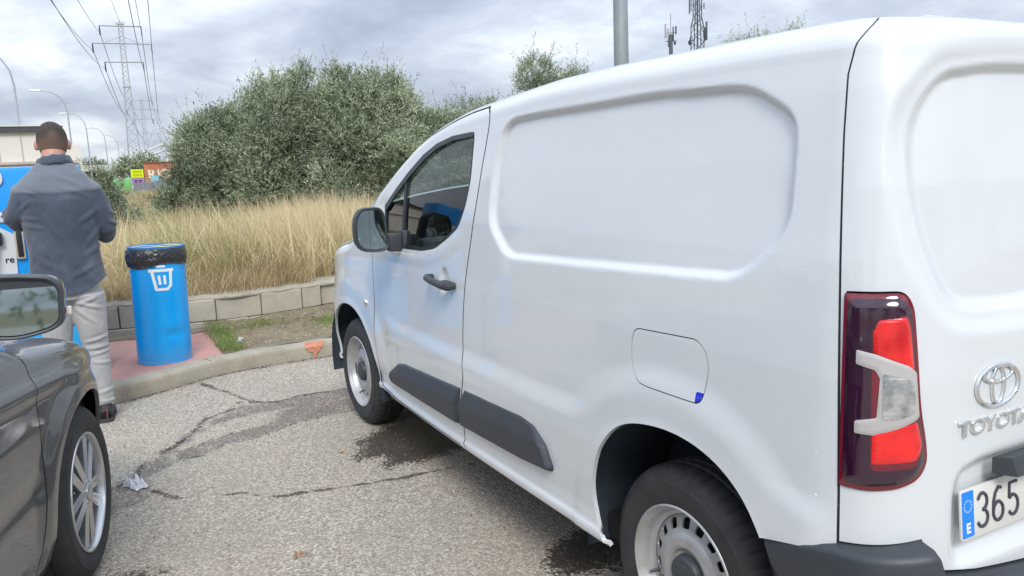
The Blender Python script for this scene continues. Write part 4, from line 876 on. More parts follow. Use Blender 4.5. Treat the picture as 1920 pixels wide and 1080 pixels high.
def blades(name, B, H, W, lean, mt, tint, segs=3, label=None, cat=None, curl=.55, heads=0):
    """B (n,3) feet, H heights, W widths, lean (n,2) sideways travel of the tip"""
    n = len(B); a = RNG.uniform(0, 2*np.pi, n); wx, wy = np.cos(a)*W/2, np.sin(a)*W/2; L = segs+1; V = np.zeros((n, L*2, 3)); 
    for k in range(L):
        t = k/segs; tw = (1-t)**.7 if heads == 0 else (1-t*.75); z = H*(t-curl*.25*t*t*np.hypot(lean[:, 0], lean[:, 1])/(H+1e-6)); off = t**1.7
        for sgn, j in ((-1, 0), (1, 1)):
            V[:, 2*k+j, 0] = B[:, 0]+lean[:, 0]*off+sgn*wx*tw; V[:, 2*k+j, 1] = B[:, 1]+lean[:, 1]*off+sgn*wy*tw; V[:, 2*k+j, 2] = B[:, 2]+z
    base = (np.arange(n)*L*2)[:, None]; F = np.concatenate([base+np.array([2*k, 2*k+1, 2*k+3, 2*k+2]) for k in range(segs)], 0)
    me = fastmesh(name, V.reshape(-1, 3), F, mt, False, {'tint': np.repeat(tint, L*2)}); o = link(name, me); tag(o, label, cat, kind='stuff'); return o
def wall_x(Y): return np.interp(Y, WC[oW, 1], WC[oW, 0], left=6.2)
def grass_field(n, x0, x1, hmin, hmax, wid, name, seed, lean0=.50, tintf=None, segs=3):
    r = np.random.default_rng(seed); x = x0+(x1-x0)*r.random(n)**1.0; az = np.radians(r.uniform(-8, 33, n)) ; # wedge the camera can see, with room to step aside
    y = CAM[1]-(x-CAM[0])*np.tan(az)+r.uniform(-.6, .6, n); x = x+np.maximum(0, wall_x(y)+.20-x)
    cl = fbm(x, y, seed+1, 4, .9); keep = r.random(n) < np.clip((cl-.22)*2.4, .12, 1); x, y, cl = x[keep], y[keep], cl[keep]; n = len(x); z = field_z(x, y)-.02
    side_ = .48+.52*sm(-.05, .14, np.arctan2(CAM[1]-y, x-CAM[0])-.03); Hh = side_*(hmin+(hmax-hmin)*r.random(n)**1.3)*(.34+1.30*cl)*(.70+.30*sm(6.1, 7.2, x)); wv_ = np.stack([fbm(x, y, seed+7, 3, 1.7)-.5, fbm(x, y, seed+8, 3, 1.7)-.5], 1)*2.6; l = (r.normal(0, lean0, (n, 2))+wv_)*Hh[:, None]+np.array([-.02, .10])*Hh[:, None]
    c2 = fbm(x, y, seed+5, 3, .55); tint = np.clip(.02+.66*r.random(n)+.9*(fbm(x, y, seed+9, 4, 1.3)-.45), 0, .84); gr = r.random(n) < np.clip((c2-.47)*3.6+.5*(1-side_), .05, .8); tint = np.where(gr, .86+.14*r.random(n), tint)
    return blades(name, np.stack([x, y, z], 1), Hh, wid*(.6+.8*r.random(n)), l, M_['straw'], tint, segs)
o = grass_field(70000, 6.2, 9.5, .16, .62, .0056, 'dry_grass', 100); tag(o, 'tall dry yellow grass growing right behind the block wall', 'dry grass')
o = grass_field(70000, 9.0, 17., .15, .50, .009, 'dry_grass', 200); tag(o, 'tall dry grass in the middle of the field, before the olive trees', 'dry grass')
o = grass_field(42000, 16., 60., .10, .40, .022, 'dry_grass', 300); tag(o, 'far dry grass of the field reaching to the fence and the graffiti', 'dry grass')
# bright tall seed stalks in clumps beside the van front
r = np.random.default_rng(5); n = 4200; cx = r.choice([0, 1, 2, 3, 4], n, p=[.3, .25, .2, .15, .1]); C_ = np.array([(7.6, -1.25), (7.0, -.85), (8.2, -1.8), (7.3, -.1), (7.5, .9)]); x = C_[cx, 0]+r.normal(0, .28, n); y = C_[cx, 1]+r.normal(0, .32, n); x = np.maximum(x, wall_x(y)+.22)
H = r.uniform(.45, .92, n); tag(blades('seed_stalks', np.stack([x, y, field_z(x, y)], 1), H, np.full(n, .0085), r.normal(0, .20, (n, 2))+np.array([0, .12]), M_['straw'], r.uniform(.5, .84, n), 4), 'tallest pale straw stalks, in clumps in front of the olive trees', 'dry grass')
# short blades hanging over the wall cap
n = 9000; t = r.uniform(.8, tE-.02, n); c0 = np.stack([np.interp(t, ws_, WC[:, 0]), np.interp(t, ws_, WC[:, 1])], 1); x = c0[:, 0]+r.uniform(.05, .32, n); y = c0[:, 1]; H = r.uniform(.05, .30, n)
tag(blades('dry_grass_tufts', np.stack([x, y, np.full(n, .40)], 1), H, np.full(n, .005), r.normal(0, .10, (n, 2))+np.array([-.10, 0])*r.random(n)[:, None], M_['straw'], r.uniform(0, .84, n), 3), 'short dry grass spilling over the top of the block wall', 'dry grass')
# broken stalks lying across each other
n = 9000; r = np.random.default_rng(55); x = r.uniform(6.2, 11, n); y = CAM[1]-(x-CAM[0])*np.tan(np.radians(r.uniform(-6, 30, n))); x = np.maximum(x, wall_x(y)+.25); a = r.uniform(0, 6.28, n); H = r.uniform(.12, .5, n); tag(blades('broken_straw', np.stack([x, y, field_z(x, y)+r.uniform(0, .22, n)], 1), H*.6, np.full(n, .0065), np.stack([np.cos(a), np.sin(a)], 1)*r.uniform(.2, .6, n)[:, None], M_['straw'], r.uniform(.3, .84, n), 3, curl=.2), 'broken pale straw lying across the dry grass behind the wall', 'dry grass')
# green tufts on the verge
def tuft(cx, cy, sx, sy, n, hmax, label):
    x = cx+r.normal(0, sx, n); y = cy+r.normal(0, sy, n); ok = (x > xkerb(y)+.14) & (y < .36) ; x, y = x[ok], y[ok]; n = len(x)
    tag(blades('green_grass', np.stack([x, y, np.full(n, .115)+.05*sm(5.5, 5.95, x)], 1), r.uniform(.02, hmax, n), np.full(n, .0055), r.normal(0, .035, (n, 2)), M_['green'], r.random(n), 2), label, 'green grass')
tuft(4.93, .27, .17, .045, 1500, .060, 'bright green grass growing along the edge of the red pavement'); tuft(5.45, .22, .2, .05, 1200, .06, 'sparse green grass between the red pavement and the foot of the wall')
tuft(5.60, -.12, .08, .16, 900, .05, 'thin green grass patch at the foot of the block wall, left of its middle'); tuft(5.35, -.74, .16, .10, 1300, .06, 'green grass patch on the verge just left of the van front')
n = 2600; x = r.uniform(4.8, 5.9, n); y = r.uniform(-1.0, .34, n); tag(blades('dry_litter', np.stack([x, y, np.full(n, .125)+.05*sm(5.5, 5.95, x)], 1), r.uniform(.005, .03, n), np.full(n, .004), r.normal(0, .06, (n, 2)), M_['straw'], r.uniform(0, .8, n), 2), 'dry straw litter scattered over the bare verge', 'straw')
# --- olive-like trees
M_['leaf'] = leaf_mat('silver_green_leaves', [(0., (.06, .08, .055)), (.3, (.20, .25, .155)), (.6, (.40, .455, .30)), (.85, (.58, .62, .46)), (1., (.74, .76, .64))], .5, .14, .35)
M_['bark'] = plain('grey_bark', (.10, .085, .065), .9, var=.3, vs=8, bump=.6, bs=30, bd=.01)
def tree(base, height, lobes, n_sprig, label, group, seed, leaf=.085, lw=.017, name='olive_tree', tint0=0., drop=.0, trunkr=.11, per=13, cat='tree'):
    """lobes: (dx, dy, z, rx, ry, rz) clumps of foliage"""
    r = np.random.default_rng(seed); base = np.array(base, float); root = empty(name, base, 0, label, cat, group)
    # trunk and limbs
    mb = MB(); rp = random.Random(seed)
    z0 = height*.16
    mb.tube([(base[0], base[1], base[2]-.1), (base[0]+.03, base[1], base[2]+z0*.6), (base[0]+.05, base[1]+.05, base[2]+z0)], [trunkr*1.3, trunkr, trunkr*.85], 10); 
    tips = []
    for (dx, dy, z, rx, ry, rz) in lobes:
        e = np.array([base[0]+dx, base[1]+dy, base[2]+z]); s0 = np.array([base[0]+.05, base[1]+.05, base[2]+z0*.8]); mid = s0*.5+e*.5+np.array([rp.uniform(-.15, .15), rp.uniform(-.15, .15), rp.uniform(-.1, .2)])
        mb.tube([s0, s0*.7+mid*.3+np.array([0, 0, .05]), mid, e], [trunkr*.6, trunkr*.45, trunkr*.32, trunkr*.10], 7)
        for k in range(5):
            d = np.array([rp.gauss(0, 1), rp.gauss(0, 1), rp.gauss(.4, .8)]); d /= np.linalg.norm(d); f = e+d*np.array([rx, ry, rz])*.85; mb.tube([mid*.4+e*.6, e*.5+f*.5+np.array([0, 0, .04]), f], [trunkr*.2, trunkr*.12, trunkr*.04], 5)
    mb.build('trunk', M_['bark'], root)
    # bunches of foliage cover each lobe; sprigs fill every bunch from inside out
    LB = []; 
    for l in lobes:
        nb_ = max(4, int(9*(l[3]*l[4]+l[4]*l[5]+l[3]*l[5])**.5*2.0)) if cat != 'bush' else 6
        dd = r.normal(0, 1, (nb_, 3)); dd /= np.linalg.norm(dd, axis=1, keepdims=True); dd[:, 2] = np.where(dd[:, 2] < -.55, -dd[:, 2], dd[:, 2])
        for d_ in dd:
            s_ = r.uniform(.28, .50); c_ = np.array(l[:3])+d_*np.array(l[3:6])*r.uniform(.55, 1.08); LB.append((*c_, l[3]*s_, l[4]*s_, l[5]*s_*1.15, r.normal(0, .15), *d_))
        LB.append((*l[:3], l[3]*.6, l[4]*.6, l[5]*.6, -.05, 0, 0, .3))
    LB = np.array(LB); vol = (LB[:, 3]*LB[:, 4]+LB[:, 4]*LB[:, 5]+LB[:, 3]*LB[:, 5])**.75; li = r.choice(len(LB), n_sprig, p=vol/vol.sum()); L = LB[li]
    d = r.normal(0, 1, (n_sprig, 3))+L[:, 7:10]*.8; d /= np.linalg.norm(d, axis=1, keepdims=True)
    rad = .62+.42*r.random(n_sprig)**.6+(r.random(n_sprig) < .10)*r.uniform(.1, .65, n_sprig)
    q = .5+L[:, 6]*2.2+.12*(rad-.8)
    C = L[:, :3]+d*L[:, 3:6]*rad[:, None]+base
    tw = d*np.array([.75, .75, .75])+np.array([0, 0, .62-drop])+r.normal(0, .40, (n_sprig, 3)); tw /= np.linalg.norm(tw, axis=1, keepdims=True)
    sl_ = r.uniform(.16, .34, n_sprig)*(leaf/.085)*(1+.9*(rad > 1.06))
    # leaves along each sprig
    k = per; t = np.tile(np.linspace(.05, 1, k), (n_sprig, 1))+r.uniform(-.03, .03, (n_sprig, k)); P0 = C[:, None, :]+tw[:, None, :]*(t*sl_[:, None])[..., None]; P0[..., 2] -= (.05+drop*.15)*(t**2)*sl_[:, None]
    ld_ = tw[:, None, :]*.9+r.normal(0, .55, (n_sprig, k, 3)); ld_ /= np.linalg.norm(ld_, axis=2, keepdims=True); side = np.cross(ld_, r.normal(0, 1, (n_sprig, k, 3))); side /= np.linalg.norm(side, axis=2, keepdims=True)
    ll = leaf*r.uniform(.6, 1.2, (n_sprig, k, 1)); ww = lw*r.uniform(.7, 1.3, (n_sprig, k, 1))
    A = P0; Bv = P0+ld_*ll*.45+side*ww*.5; Cv = P0+ld_*ll; Dv = P0+ld_*ll*.45-side*ww*.5
    V = np.stack([A, Bv, Cv, Dv], 2).reshape(-1, 3); F = np.arange(len(V)).reshape(-1, 4)
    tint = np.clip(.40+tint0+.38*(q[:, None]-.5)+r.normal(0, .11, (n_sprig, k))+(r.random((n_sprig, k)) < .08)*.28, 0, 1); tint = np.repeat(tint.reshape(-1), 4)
    me = fastmesh('crown', V, F, M_['leaf'], False, {'tint': tint}); link('crown', me, root); return root
GT = 'olive trees at the back of the dry field'
def lob(n, sx, sy, z0, z1, rmin, rmax, seed):
    r = random.Random(seed); out = []
    for i in range(n):
        rr = r.uniform(rmin, rmax); out.append((r.uniform(-sx, sx), r.uniform(-sy, sy), r.uniform(z0, z1), rr, rr, rr*r.uniform(.8, 1.15)))
    return out
tree((16.6, -1.75, .42), 2.6, [(0, .30, .55, .85, .62, .58), (0, .25, 1.15, .8, .55, .55), (.2, .05, 1.55, .7, .50, .42), (.1, -.45, 1.55, .8, .62, .50), (-.5, -.35, .75, .7, .7, .65), (0, -.35, 1.95, .5, .36, .26), (.1, .95, .28, .4, .32, .26), (.1, -.9, 1.0, .7, .6, .8)], 7400, 'leftmost dark olive tree of the row, low and rounded, beside the gap to the fence', GT, 41, tint0=-.08)
tree((15.4, -3.1, .42), 3.1, [(0, .55, .6, .9, .7, .6), (.1, .35, 1.3, .9, .75, .62), (0, .25, 1.9, .75, .62, .50), (.1, .62, 2.25, .4, .22, .42), (.1, .18, 2.35, .36, .20, .42), (-.2, -.55, 1.1, .9, .8, .8), (-.1, -.65, .4, .8, .7, .5), (0, -.30, 2.35, .45, .30, .50), (-.3, .6, 1.3, .5, .5, .4), (0, -.8, 1.9, .8, .7, .5)], 9200, 'tall silvery olive tree, second from the left, with thin shoots above its crown', GT, 42, tint0=.02)
tree((14.9, -4.4, .42), 3.2, [(0, .5, 1.5, .95, .9, .70), (-.1, -.5, 1.7, .9, .8, .72), (0, .2, 2.1, .75, .75, .5), (.1, -.45, 2.35, .5, .40, .50), (0, .55, 2.35, .4, .30, .50), (-.45, .1, 1.0, .75, .85, .55), (-.2, -.2, .4, .8, 1.0, .45), (.1, -.95, 2.15, .5, .36, .42), (-1.1, -.25, 1.15, .42, .62, .34), (.1, 0, 2.55, .28, .20, .38), (-.9, .5, .45, .5, .5, .35)], 9800, 'tallest olive tree, in the middle above the straw stalks', GT, 43, tint0=.03)
tree((15.2, -6.0, .42), 2.8, [(0, .5, 1.15, .95, .9, .6), (0, -.6, 1.2, .9, .8, .5), (.1, .3, 1.65, .7, .7, .36), (0, -.5, 1.7, .55, .5, .30), (-.2, .1, .5, .9, 1.1, .5), (0, -1.2, 1.5, .6, .5, .35), (-.2, .8, 1.7, .4, .4, .36)], 7200, 'olive tree directly behind the van cab, partly hidden by the windscreen pillar', GT, 44)
tree((16.5, -8.0, .42), 2.8, [(0, .3, 1.2, .9, .9, .7), (0, -.6, 1.4, .9, .8, .6), (.1, .4, 1.95, .7, .6, .40), (0, -.5, 1.9, .5, .5, .4)], 3600, 'rightmost olive tree of the row, mostly hidden behind the van', GT, 45)
tree((19.0, -11.9, .45), 4.1, [(0, .55, 2.9, .6, .46, .75), (0, -.35, 2.85, .5, .42, .62), (0, -1.0, 2.75, .4, .34, .5), (0, 0, 1.9, 1., 1., .7)], 3200, 'feathery tree showing in tufts above the van roof left of the lamp column', 'trees showing over the van roof', 46, leaf=.11)
tree((14.6, -16.3, .45), 4.6, [(0, -.75, 3.9, .35, .25, .32), (0, .1, 3.75, .3, .5, .20), (0, .95, 3.72, .3, .55, .25), (0, 0, 2.6, 1.2, 1.5, .9)], 1500, 'sparse tree whose twig tips show above the van roof right of the lattice mast', 'trees showing over the van roof', 47, leaf=.10, tint0=.05)
# bush right of the man, and the hedge bits far off
tree((14.2, .42, .42), .9, [(0, .06, .40, .22, .13, .36), (0, -.05, .20, .25, .18, .25), (.05, .12, .68, .10, .07, .30), (0, -.14, .10, .22, .16, .15)], 1000, 'small grey-green bush rising beside the right shoulder of the man', None, 48, name='bush', cat='bush', trunkr=.03)

# unseen trees added behind the viewpoint to give mirrors and paint something to reflect
for i_, (x, y, h_) in enumerate([(-24, -9, 5.2), (-27, -2, 6.0), (-25, 4.5, 5.0), (-29, 11, 6.4), (-22, 17, 5.2), (-12, 22, 5.6), (-2, 25, 5.0)]):
    tree((x, y, 0), h_, [(0, 0, h_*.45, 1.9, 2.2, h_*.28), (.3, 1.4, h_*.6, 1.5, 1.6, h_*.25), (-.2, -1.5, h_*.55, 1.6, 1.7, h_*.26)], 420, 'broad unseen tree added behind the viewpoint for reflections, '+('farthest right of the row', 'second from the right', 'third from the right', 'the middle and tallest one', 'third from the left', 'second from the left', 'farthest left of the row')[i_], 'trees added behind the viewpoint for reflections', 80+i_, leaf=.42, lw=.16, name='reflection_tree')
# ------------------------------------------------------------------ dark grey car on the left. local: u forward, w outward to its right side, z up
CA = math.radians(-17.0); CC = Vector((1.660, 1.370, 0)); CH = Vector((math.cos(CA), math.sin(CA), 0)); CN = Vector((math.sin(CA), -math.cos(CA), 0))
CW = .90                                            # half width
def c2w(P):
    P = np.asarray(P, float); return np.array(CC)+P[..., 0:1]*np.array(CH)+P[..., 1:2]*np.array(CN)+P[..., 2:3]*np.array([0, 0, 1.])
ctr = CC-CN*CW-CH*1.3
car = empty('parked_car', (ctr.x, ctr.y, 0), 0, 'dark grey car cut off by the left edge, only its mirror and front wheel showing', 'car')
CPLAN = cr([(-3.45, -.90), (-3.42, -.55), (-3.30, -.20), (-3.0, -.05), (-2.5, -.012), (-1.6, 0), (-.9, .0), (-.45, .008), (-.2, .022), (0, .028), (.2, .008), (.35, -.040), (.48, -.118), (.61, -.23), (.73, -.42), (.78, -.65), (.80, -.90)], 14)
_L2 = np.concatenate([[0], np.cumsum(np.hypot(*np.diff(CPLAN, axis=0).T))]); CS = _L2-_L2[np.argmin(np.hypot(CPLAN[:, 0], CPLAN[:, 1]-.028))]
CZS = [(-3.5, .80), (-3.2, .92), (-2.9, 1.15), (-2.4, 1.34), (-1.6, 1.38), (-1.15, 1.33), (-.75, 1.13), (-.50, .965), (-.36, .900), (-.1, .872), (.1, .845), (.3, .79), (.5, .71), (.7, .62), (.85, .52)]
def car_feat(u, z):
    r = np.hypot(u, z-.33); f = -.020*sm(.50, .40, r)*sm(.2, .4, z)
    f = f-.012*sm(.05, .0, np.abs(z-.80+.06*u))*sm(.45, .2, u)+.010*sm(.06, 0, np.abs(z-.52))*sm(-.35, -.5, u)
    r3 = np.hypot(u+2.66, z-.33); return f-.020*sm(.50, .40, r3)
def car_surf(S, V, off=0):
    bx = np.interp(S, CS, CPLAN[:, 0]); by = np.interp(S, CS, CPLAN[:, 1]); Zs = psm(bx, CZS, .08); v1, v2 = .70, .84
    zw = .20+(Zs-.20)*np.clip(V/v1, 0, 1); ph = np.clip((V-v1)/(v2-v1), 0, 1)*np.pi/2
    gh = sm(-.25, -.6, bx)
    rh = .17*(1-gh)+.13*gh; rv = .065*(1-gh)+.05*gh
    d = pl(zw, [(.18, .06), (.24, .03), (.32, .012), (.50, .004), (.70, .0), (.80, .006), (.88, .020), (.93, .032), (1.35, .235)])+off+car_feat(bx, zw)*(1-sm(0, .6, ph))+rh*(1-np.cos(ph))
    nx = sm(-2.7, -3.4, bx)-sm(.25, .80, bx); ny = sm(-.75, -.20, by)
    x = bx+d*nx; y = by-d*ny; t = np.clip((V-v2)/(1-v2), 0, 1); y = y*(1-t)-CW*t; z = zw+rv*np.sin(ph)+.045*(1-(1-t)**2)-off*np.sin(ph)
    return np.stack([x, y, z], -1)
m = Mat('dark_metallic_paint'); f1 = m.noise(1.4, 6, .62); f2 = m.vor(900)
c_ = m.ramp(f1, [(.3, (.10, .103, .108)), (.7, (.150, .150, .150))]); du = m.noise(3.2, 7, .7); c_ = m.mix(m.ramp(du, [(.5, 0.), (.8, .30)]), c_, (.235, .225, .205))
m.set(Base_Color=c_, Metallic=.45, Roughness=m.ramp(du, [(.4, .30), (.8, .5)]), Coat_Weight=1.0, Coat_Roughness=.03); M_['dark_paint'] = m.m
sg2 = np.linspace(CS[0], CS[-1], 420); vg2 = np.concatenate([np.linspace(0, .70, 74), np.linspace(.70, .84, 12)[1:], np.linspace(.84, 1, 10)[1:]]); S2, V2 = np.meshgrid(sg2, vg2, indexing='ij')
CP = car_surf(S2, V2); U_, Z_ = CP[..., 0], CP[..., 2]; CPW = c2w(CP); CNN = grid_normals(CPW); cc_ = np.array([ctr.x, ctr.y, .6]); sgn = np.sign(((CPW-cc_)*CNN).sum(-1).mean()); CNN = CNN*sgn; FLc = sgn < 0
a1_ = np.hypot(U_, (Z_-.335))-.372; a2_ = np.hypot(U_+2.66, Z_-.335)-.372; f_a = np.minimum(np.where(Z_ < .33, np.abs(U_)-.372+.0*Z_, a1_), np.where(Z_ < .33, np.abs(U_+2.66)-.372, a2_)); f_a = np.where(V2 > .72, .2, f_a)
seamc = np.interp(Z_, [.2, .30, .52, .67, .90, .96, 1.01, 1.2], [-.50, -.47, -.405, -.385, -.365, -.400, -.455, -.7])
WINC = rnd([(-.66, .965), (-1.22, 1.345), (-1.7, 1.372), (-2.3, 1.33), (-2.75, 1.16), (-2.85, 1.0), (-1.7, .975)], .04); f_wc = sdf(WINC, U_, Z_); f_wc = np.where(V2 > .71, .2, f_wc)
rear_seam = -1.58
WSC = np.minimum.reduce([U_+1.10, -.42-U_, -(CP[..., 1]+.30), V2-.80])
pv, pf = cut(CPW, [f_a, (U_-seamc)-.003], .015, FLc, CNN); obj('front_fender', pv, pf, M_['dark_paint'], car)
pv, pf = cut(CPW, [f_wc, f_a, -(U_-seamc)-.003, -WSC], .015, FLc, CNN); dc = obj('door_side', pv, pf, M_['dark_paint'], car)
CPm = CP.copy(); CPm[..., 1] = -2*CW-CPm[..., 1]; sb = (slice(None, None, 2), slice(None, None, 2)); pv, pf = cut(c2w(CPm)[sb], [f_a[sb], f_wc[sb], -WSC[sb]], .01, not FLc, grid_normals(c2w(CPm)[sb])); obj('far_side', pv, pf, M_['dark_paint'], car)
CI = car_surf(S2, V2, .02)[sb]; pv, pf = cut(c2w(CI), [f_a[sb], f_wc[sb], -WSC[sb]], 0, FLc); b = MB(); b.add(pv.tolist(), pf); b.build('inner_lining', M_['black'], car)
b = MB()
for sg in (0, 1):
    Pg = car_surf(S2, V2, .006)[sb]; 
    if sg: Pg = Pg.copy(); Pg[..., 1] = -2*CW-Pg[..., 1]
    pv, pf = cut(c2w(Pg), [-f_wc[sb]], 0); b.add(pv.tolist(), pf); pv, pf = cut(c2w(Pg), [WSC[sb]], 0); b.add(pv.tolist(), pf)
b.build('window_glass', M_['glass'], car)
MCAR = Matrix(((CH.x, CN.x, 0, CC.x), (CH.y, CN.y, 0, CC.y), (0, 0, 1, 0), (0, 0, 0, 1)))      # (u, w, z) -> world
for cu in (0, -2.66):
    b = MB(); V_ = []; F_ = []; N_ = 24
    for ww in (-.012, -.33):
        for i in range(N_+1):
            a = math.radians(8+184*i/N_); V_.append((cu+.395*math.cos(a), ww-(.05 if math.cos(a) > 0 and cu == 0 and ww > -.1 else 0), .335+.395*math.sin(a)+.006*math.sin(i*2.1)))
    for i in range(N_): F_.append((i, i+1, N_+2+i, N_+1+i))
    F_.append(tuple(range(N_+1, 2*N_+2))); b.add(V_, F_, MCAR); b.build('wheel_well', M_['liner'], car, sharp=60)
b = MB(); b.box((-1.3, -CW, .22), (3.9, 1.5, .12), .03, MCAR); b.box((-1.7, -CW, .80), (2.0, 1.4, .1), .03, MCAR); b.build('underbody', M_['black'], car)
b = MB()
for uu in (-1.35, -2.2):
    for ww in (-.5, -1.3): b.box((uu, ww, .70), (.45, .48, .22), .06, MCAR); b.box((uu-.24, ww, 1.0), (.13, .46, .60), .05, MCAR)
b.box((-.75, -CW, .86), (.45, 1.4, .16), .05, MCAR); b.build('seat', M_['seat'], car)
# headlamp and grille of the front, out of sight but there
b = MB(); P_ = car_surf(*np.meshgrid(np.linspace(.60, .98, 16), np.linspace(.50, .66, 8), indexing='ij'), off=-.006)
fl_ = [(i*8+j, i*8+j+1, (i+1)*8+j+1, (i+1)*8+j) for i in range(15) for j in range(7)]; b.add(c2w(P_).reshape(-1, 3).tolist(), fl_); b.build('headlight', M_['lamp_clear'], car); b = MB(); P_[..., 1] = -2*CW-P_[..., 1]; b.add(c2w(P_).reshape(-1, 3).tolist(), fl_); b.build('headlight', M_['lamp_clear'], car)
# door mirror
MC = Vector((.80, 1.452, 1.155)); zq = Vector((-.965, .26-.10, .02)).normalized(); xq = Vector((0, 0, 1)).cross(zq).normalized()*-1; 
if xq.dot(CN) < 0: xq = -xq
Mq = frame(MC, xq, (0, 0, 1), zq)
oq = rnd([(.098, .050), (.075, .078), (-.02, .090), (-.115, .088), (-.120, -.02), (-.095, -.072), (-.02, -.083), (.060, -.066), (.092, -.048)], [.03, .04, .06, .03, .05, .04, .05, .04, .03], 7)
def podn(prof, mb): return pod(oq, prof, Mq, mb)
M_['mirror_shell'] = plain('mirror_shell_grey', (.085, .088, .092), .28, coat=.8, var=.15)
h = MB(); podn([(.35, -.085, 0, 0), (.70, -.080, 0, 0), (.90, -.060, 0, 0), (.985, -.03, 0, 0), (1.0, .0, 0, 0), (1.0, .012, 0, 0)], h); h.tube([Mq @ Vector((-.10, -.055, -.04)), Mq @ Vector((-.17, -.09, -.05)), Mq @ Vector((-.24, -.10, -.06))], [.03, .03, .04], 10); cm_ = h.build('door_mirror', M_['mirror_shell'], car)
h = MB(); podn([(1.0, .0125, 0, 0), (1.0, .024, 0, 0), (.985, .031, 0, 0), (.94, .033, 0, 0), (.885, .031, 0, 0), (.86, .022, 0, 0)], h); h.build('mirror_bezel', M_['dark_plastic'], cm_)
h = MB(); h.prism([(x_*.868, y_*.868) for x_, y_ in oq],   .0225, .0255, Mq @ Matrix.Rotation(math.radians(-4.0), 4, 'X')); h.build('mirror_glass', M_['mirror'], cm_)
h = MB(); h.box((.101, -.018, -.006), (.014, .022, .022), .004, Mq); h.build('indicator_lamp', plain('indicator_lens', (.72, .62, .58), .25, coat=1), cm_)
# wheels: ten-spoke alloys
def alloy(C, N, spin, parent, shared=[]):
    X = Vector(N).cross(Vector((0, 0, 1))); Rm = frame(C, X, Vector(N).cross(X), N) @ Matrix.Rotation(spin, 4, 'Z')
    if not shared:
        t = tyre_mesh(.328, .212, .205, 'tyre', nA=160)
        rim = MB(); rim.lathe([(.211, -.018), (.218, -.008), (.2205, -.004), (.219, .0), (.214, .001), (.210, -.003), (.207, -.012), (.204, -.03), (.200, -.06), (.198, -.18)], 96)
        sp = MB()
        for k in range(5):
            for sd in (-1, 1):
                A0 = k*2*math.pi/5; V_ = []; F_ = []; n_ = 9
                for i in range(n_):
                    t_ = i/(n_-1); rr = .040+(.205-.040)*t_; off = sd*(.0185+.026*t_); wd_ = .0175+.007*t_; hz = -.008-.012*t_
                    for q_, dz in ((-1, -.022), (-1, -.002), (-.55, .003), (.0, -.003), (.55, .003), (1, -.002), (1, -.022)): V_.append((rr*math.cos(A0)-(off+q_*wd_)*math.sin(A0), rr*math.sin(A0)+(off+q_*wd_)*math.cos(A0), hz+dz))
                for i in range(n_-1):
                    for j in range(6): F_.append((i*7+j, i*7+j+1, (i+1)*7+j+1, (i+1)*7+j))
                sp.add(V_, F_)
        hb = MB(); hb.lathe([(0, .004), (.026, .003), (.030, .000), (.031, -.006), (.045, -.010), (.055, -.018), (.060, -.04)], 40)
        for k in range(5): a = (k+.5)*2*math.pi/5; hb.lathe([(0, -.006), (.007, -.006), (.0085, -.012), (.0085, -.02)], 10, Matrix.Translation((.040*math.cos(a), .040*math.sin(a), 0)))
        bd = MB(); bd.lathe([(0, -.09), (.135, -.09), (.135, -.105), (0, -.105)], 40); bd.box((-.12, 0, -.09), (.07, .16, .06), .015)
        shared += [t, mkmesh('rim', rim.v, rim.f, M_['alloy'], True, 50), mkmesh('spokes', sp.v, sp.f, M_['alloy'], True, 40), mkmesh('hub_cap', hb.v, hb.f, M_['alloy'], True, 40), mkmesh('brake_disc', bd.v, bd.f, plain('brake_iron', (.14, .13, .125), .45, metal=.6), True, 40)]
    rt = link('wheel', shared[0], parent); rt.matrix_basis = Rm
    for nm, me in zip(('rim', 'spokes', 'hub_cap', 'brake_disc'), shared[1:]):
        o = bpy.data.objects.new(nm, me); COL.objects.link(o); o.parent = rt
for u_c, w_c, N_ in ((0, .016, CN), (-2.66, .0, CN), (0, -2*CW+.004, -CN), (-2.66, -2*CW+.004, -CN)):
    p_ = CC+CH*u_c+CN*w_c; st_ = Matrix.Rotation(math.radians(1.2 if u_c == 0 else 0), 3, 'Z'); alloy((p_.x, p_.y, .328), st_ @ N_, .30, car)
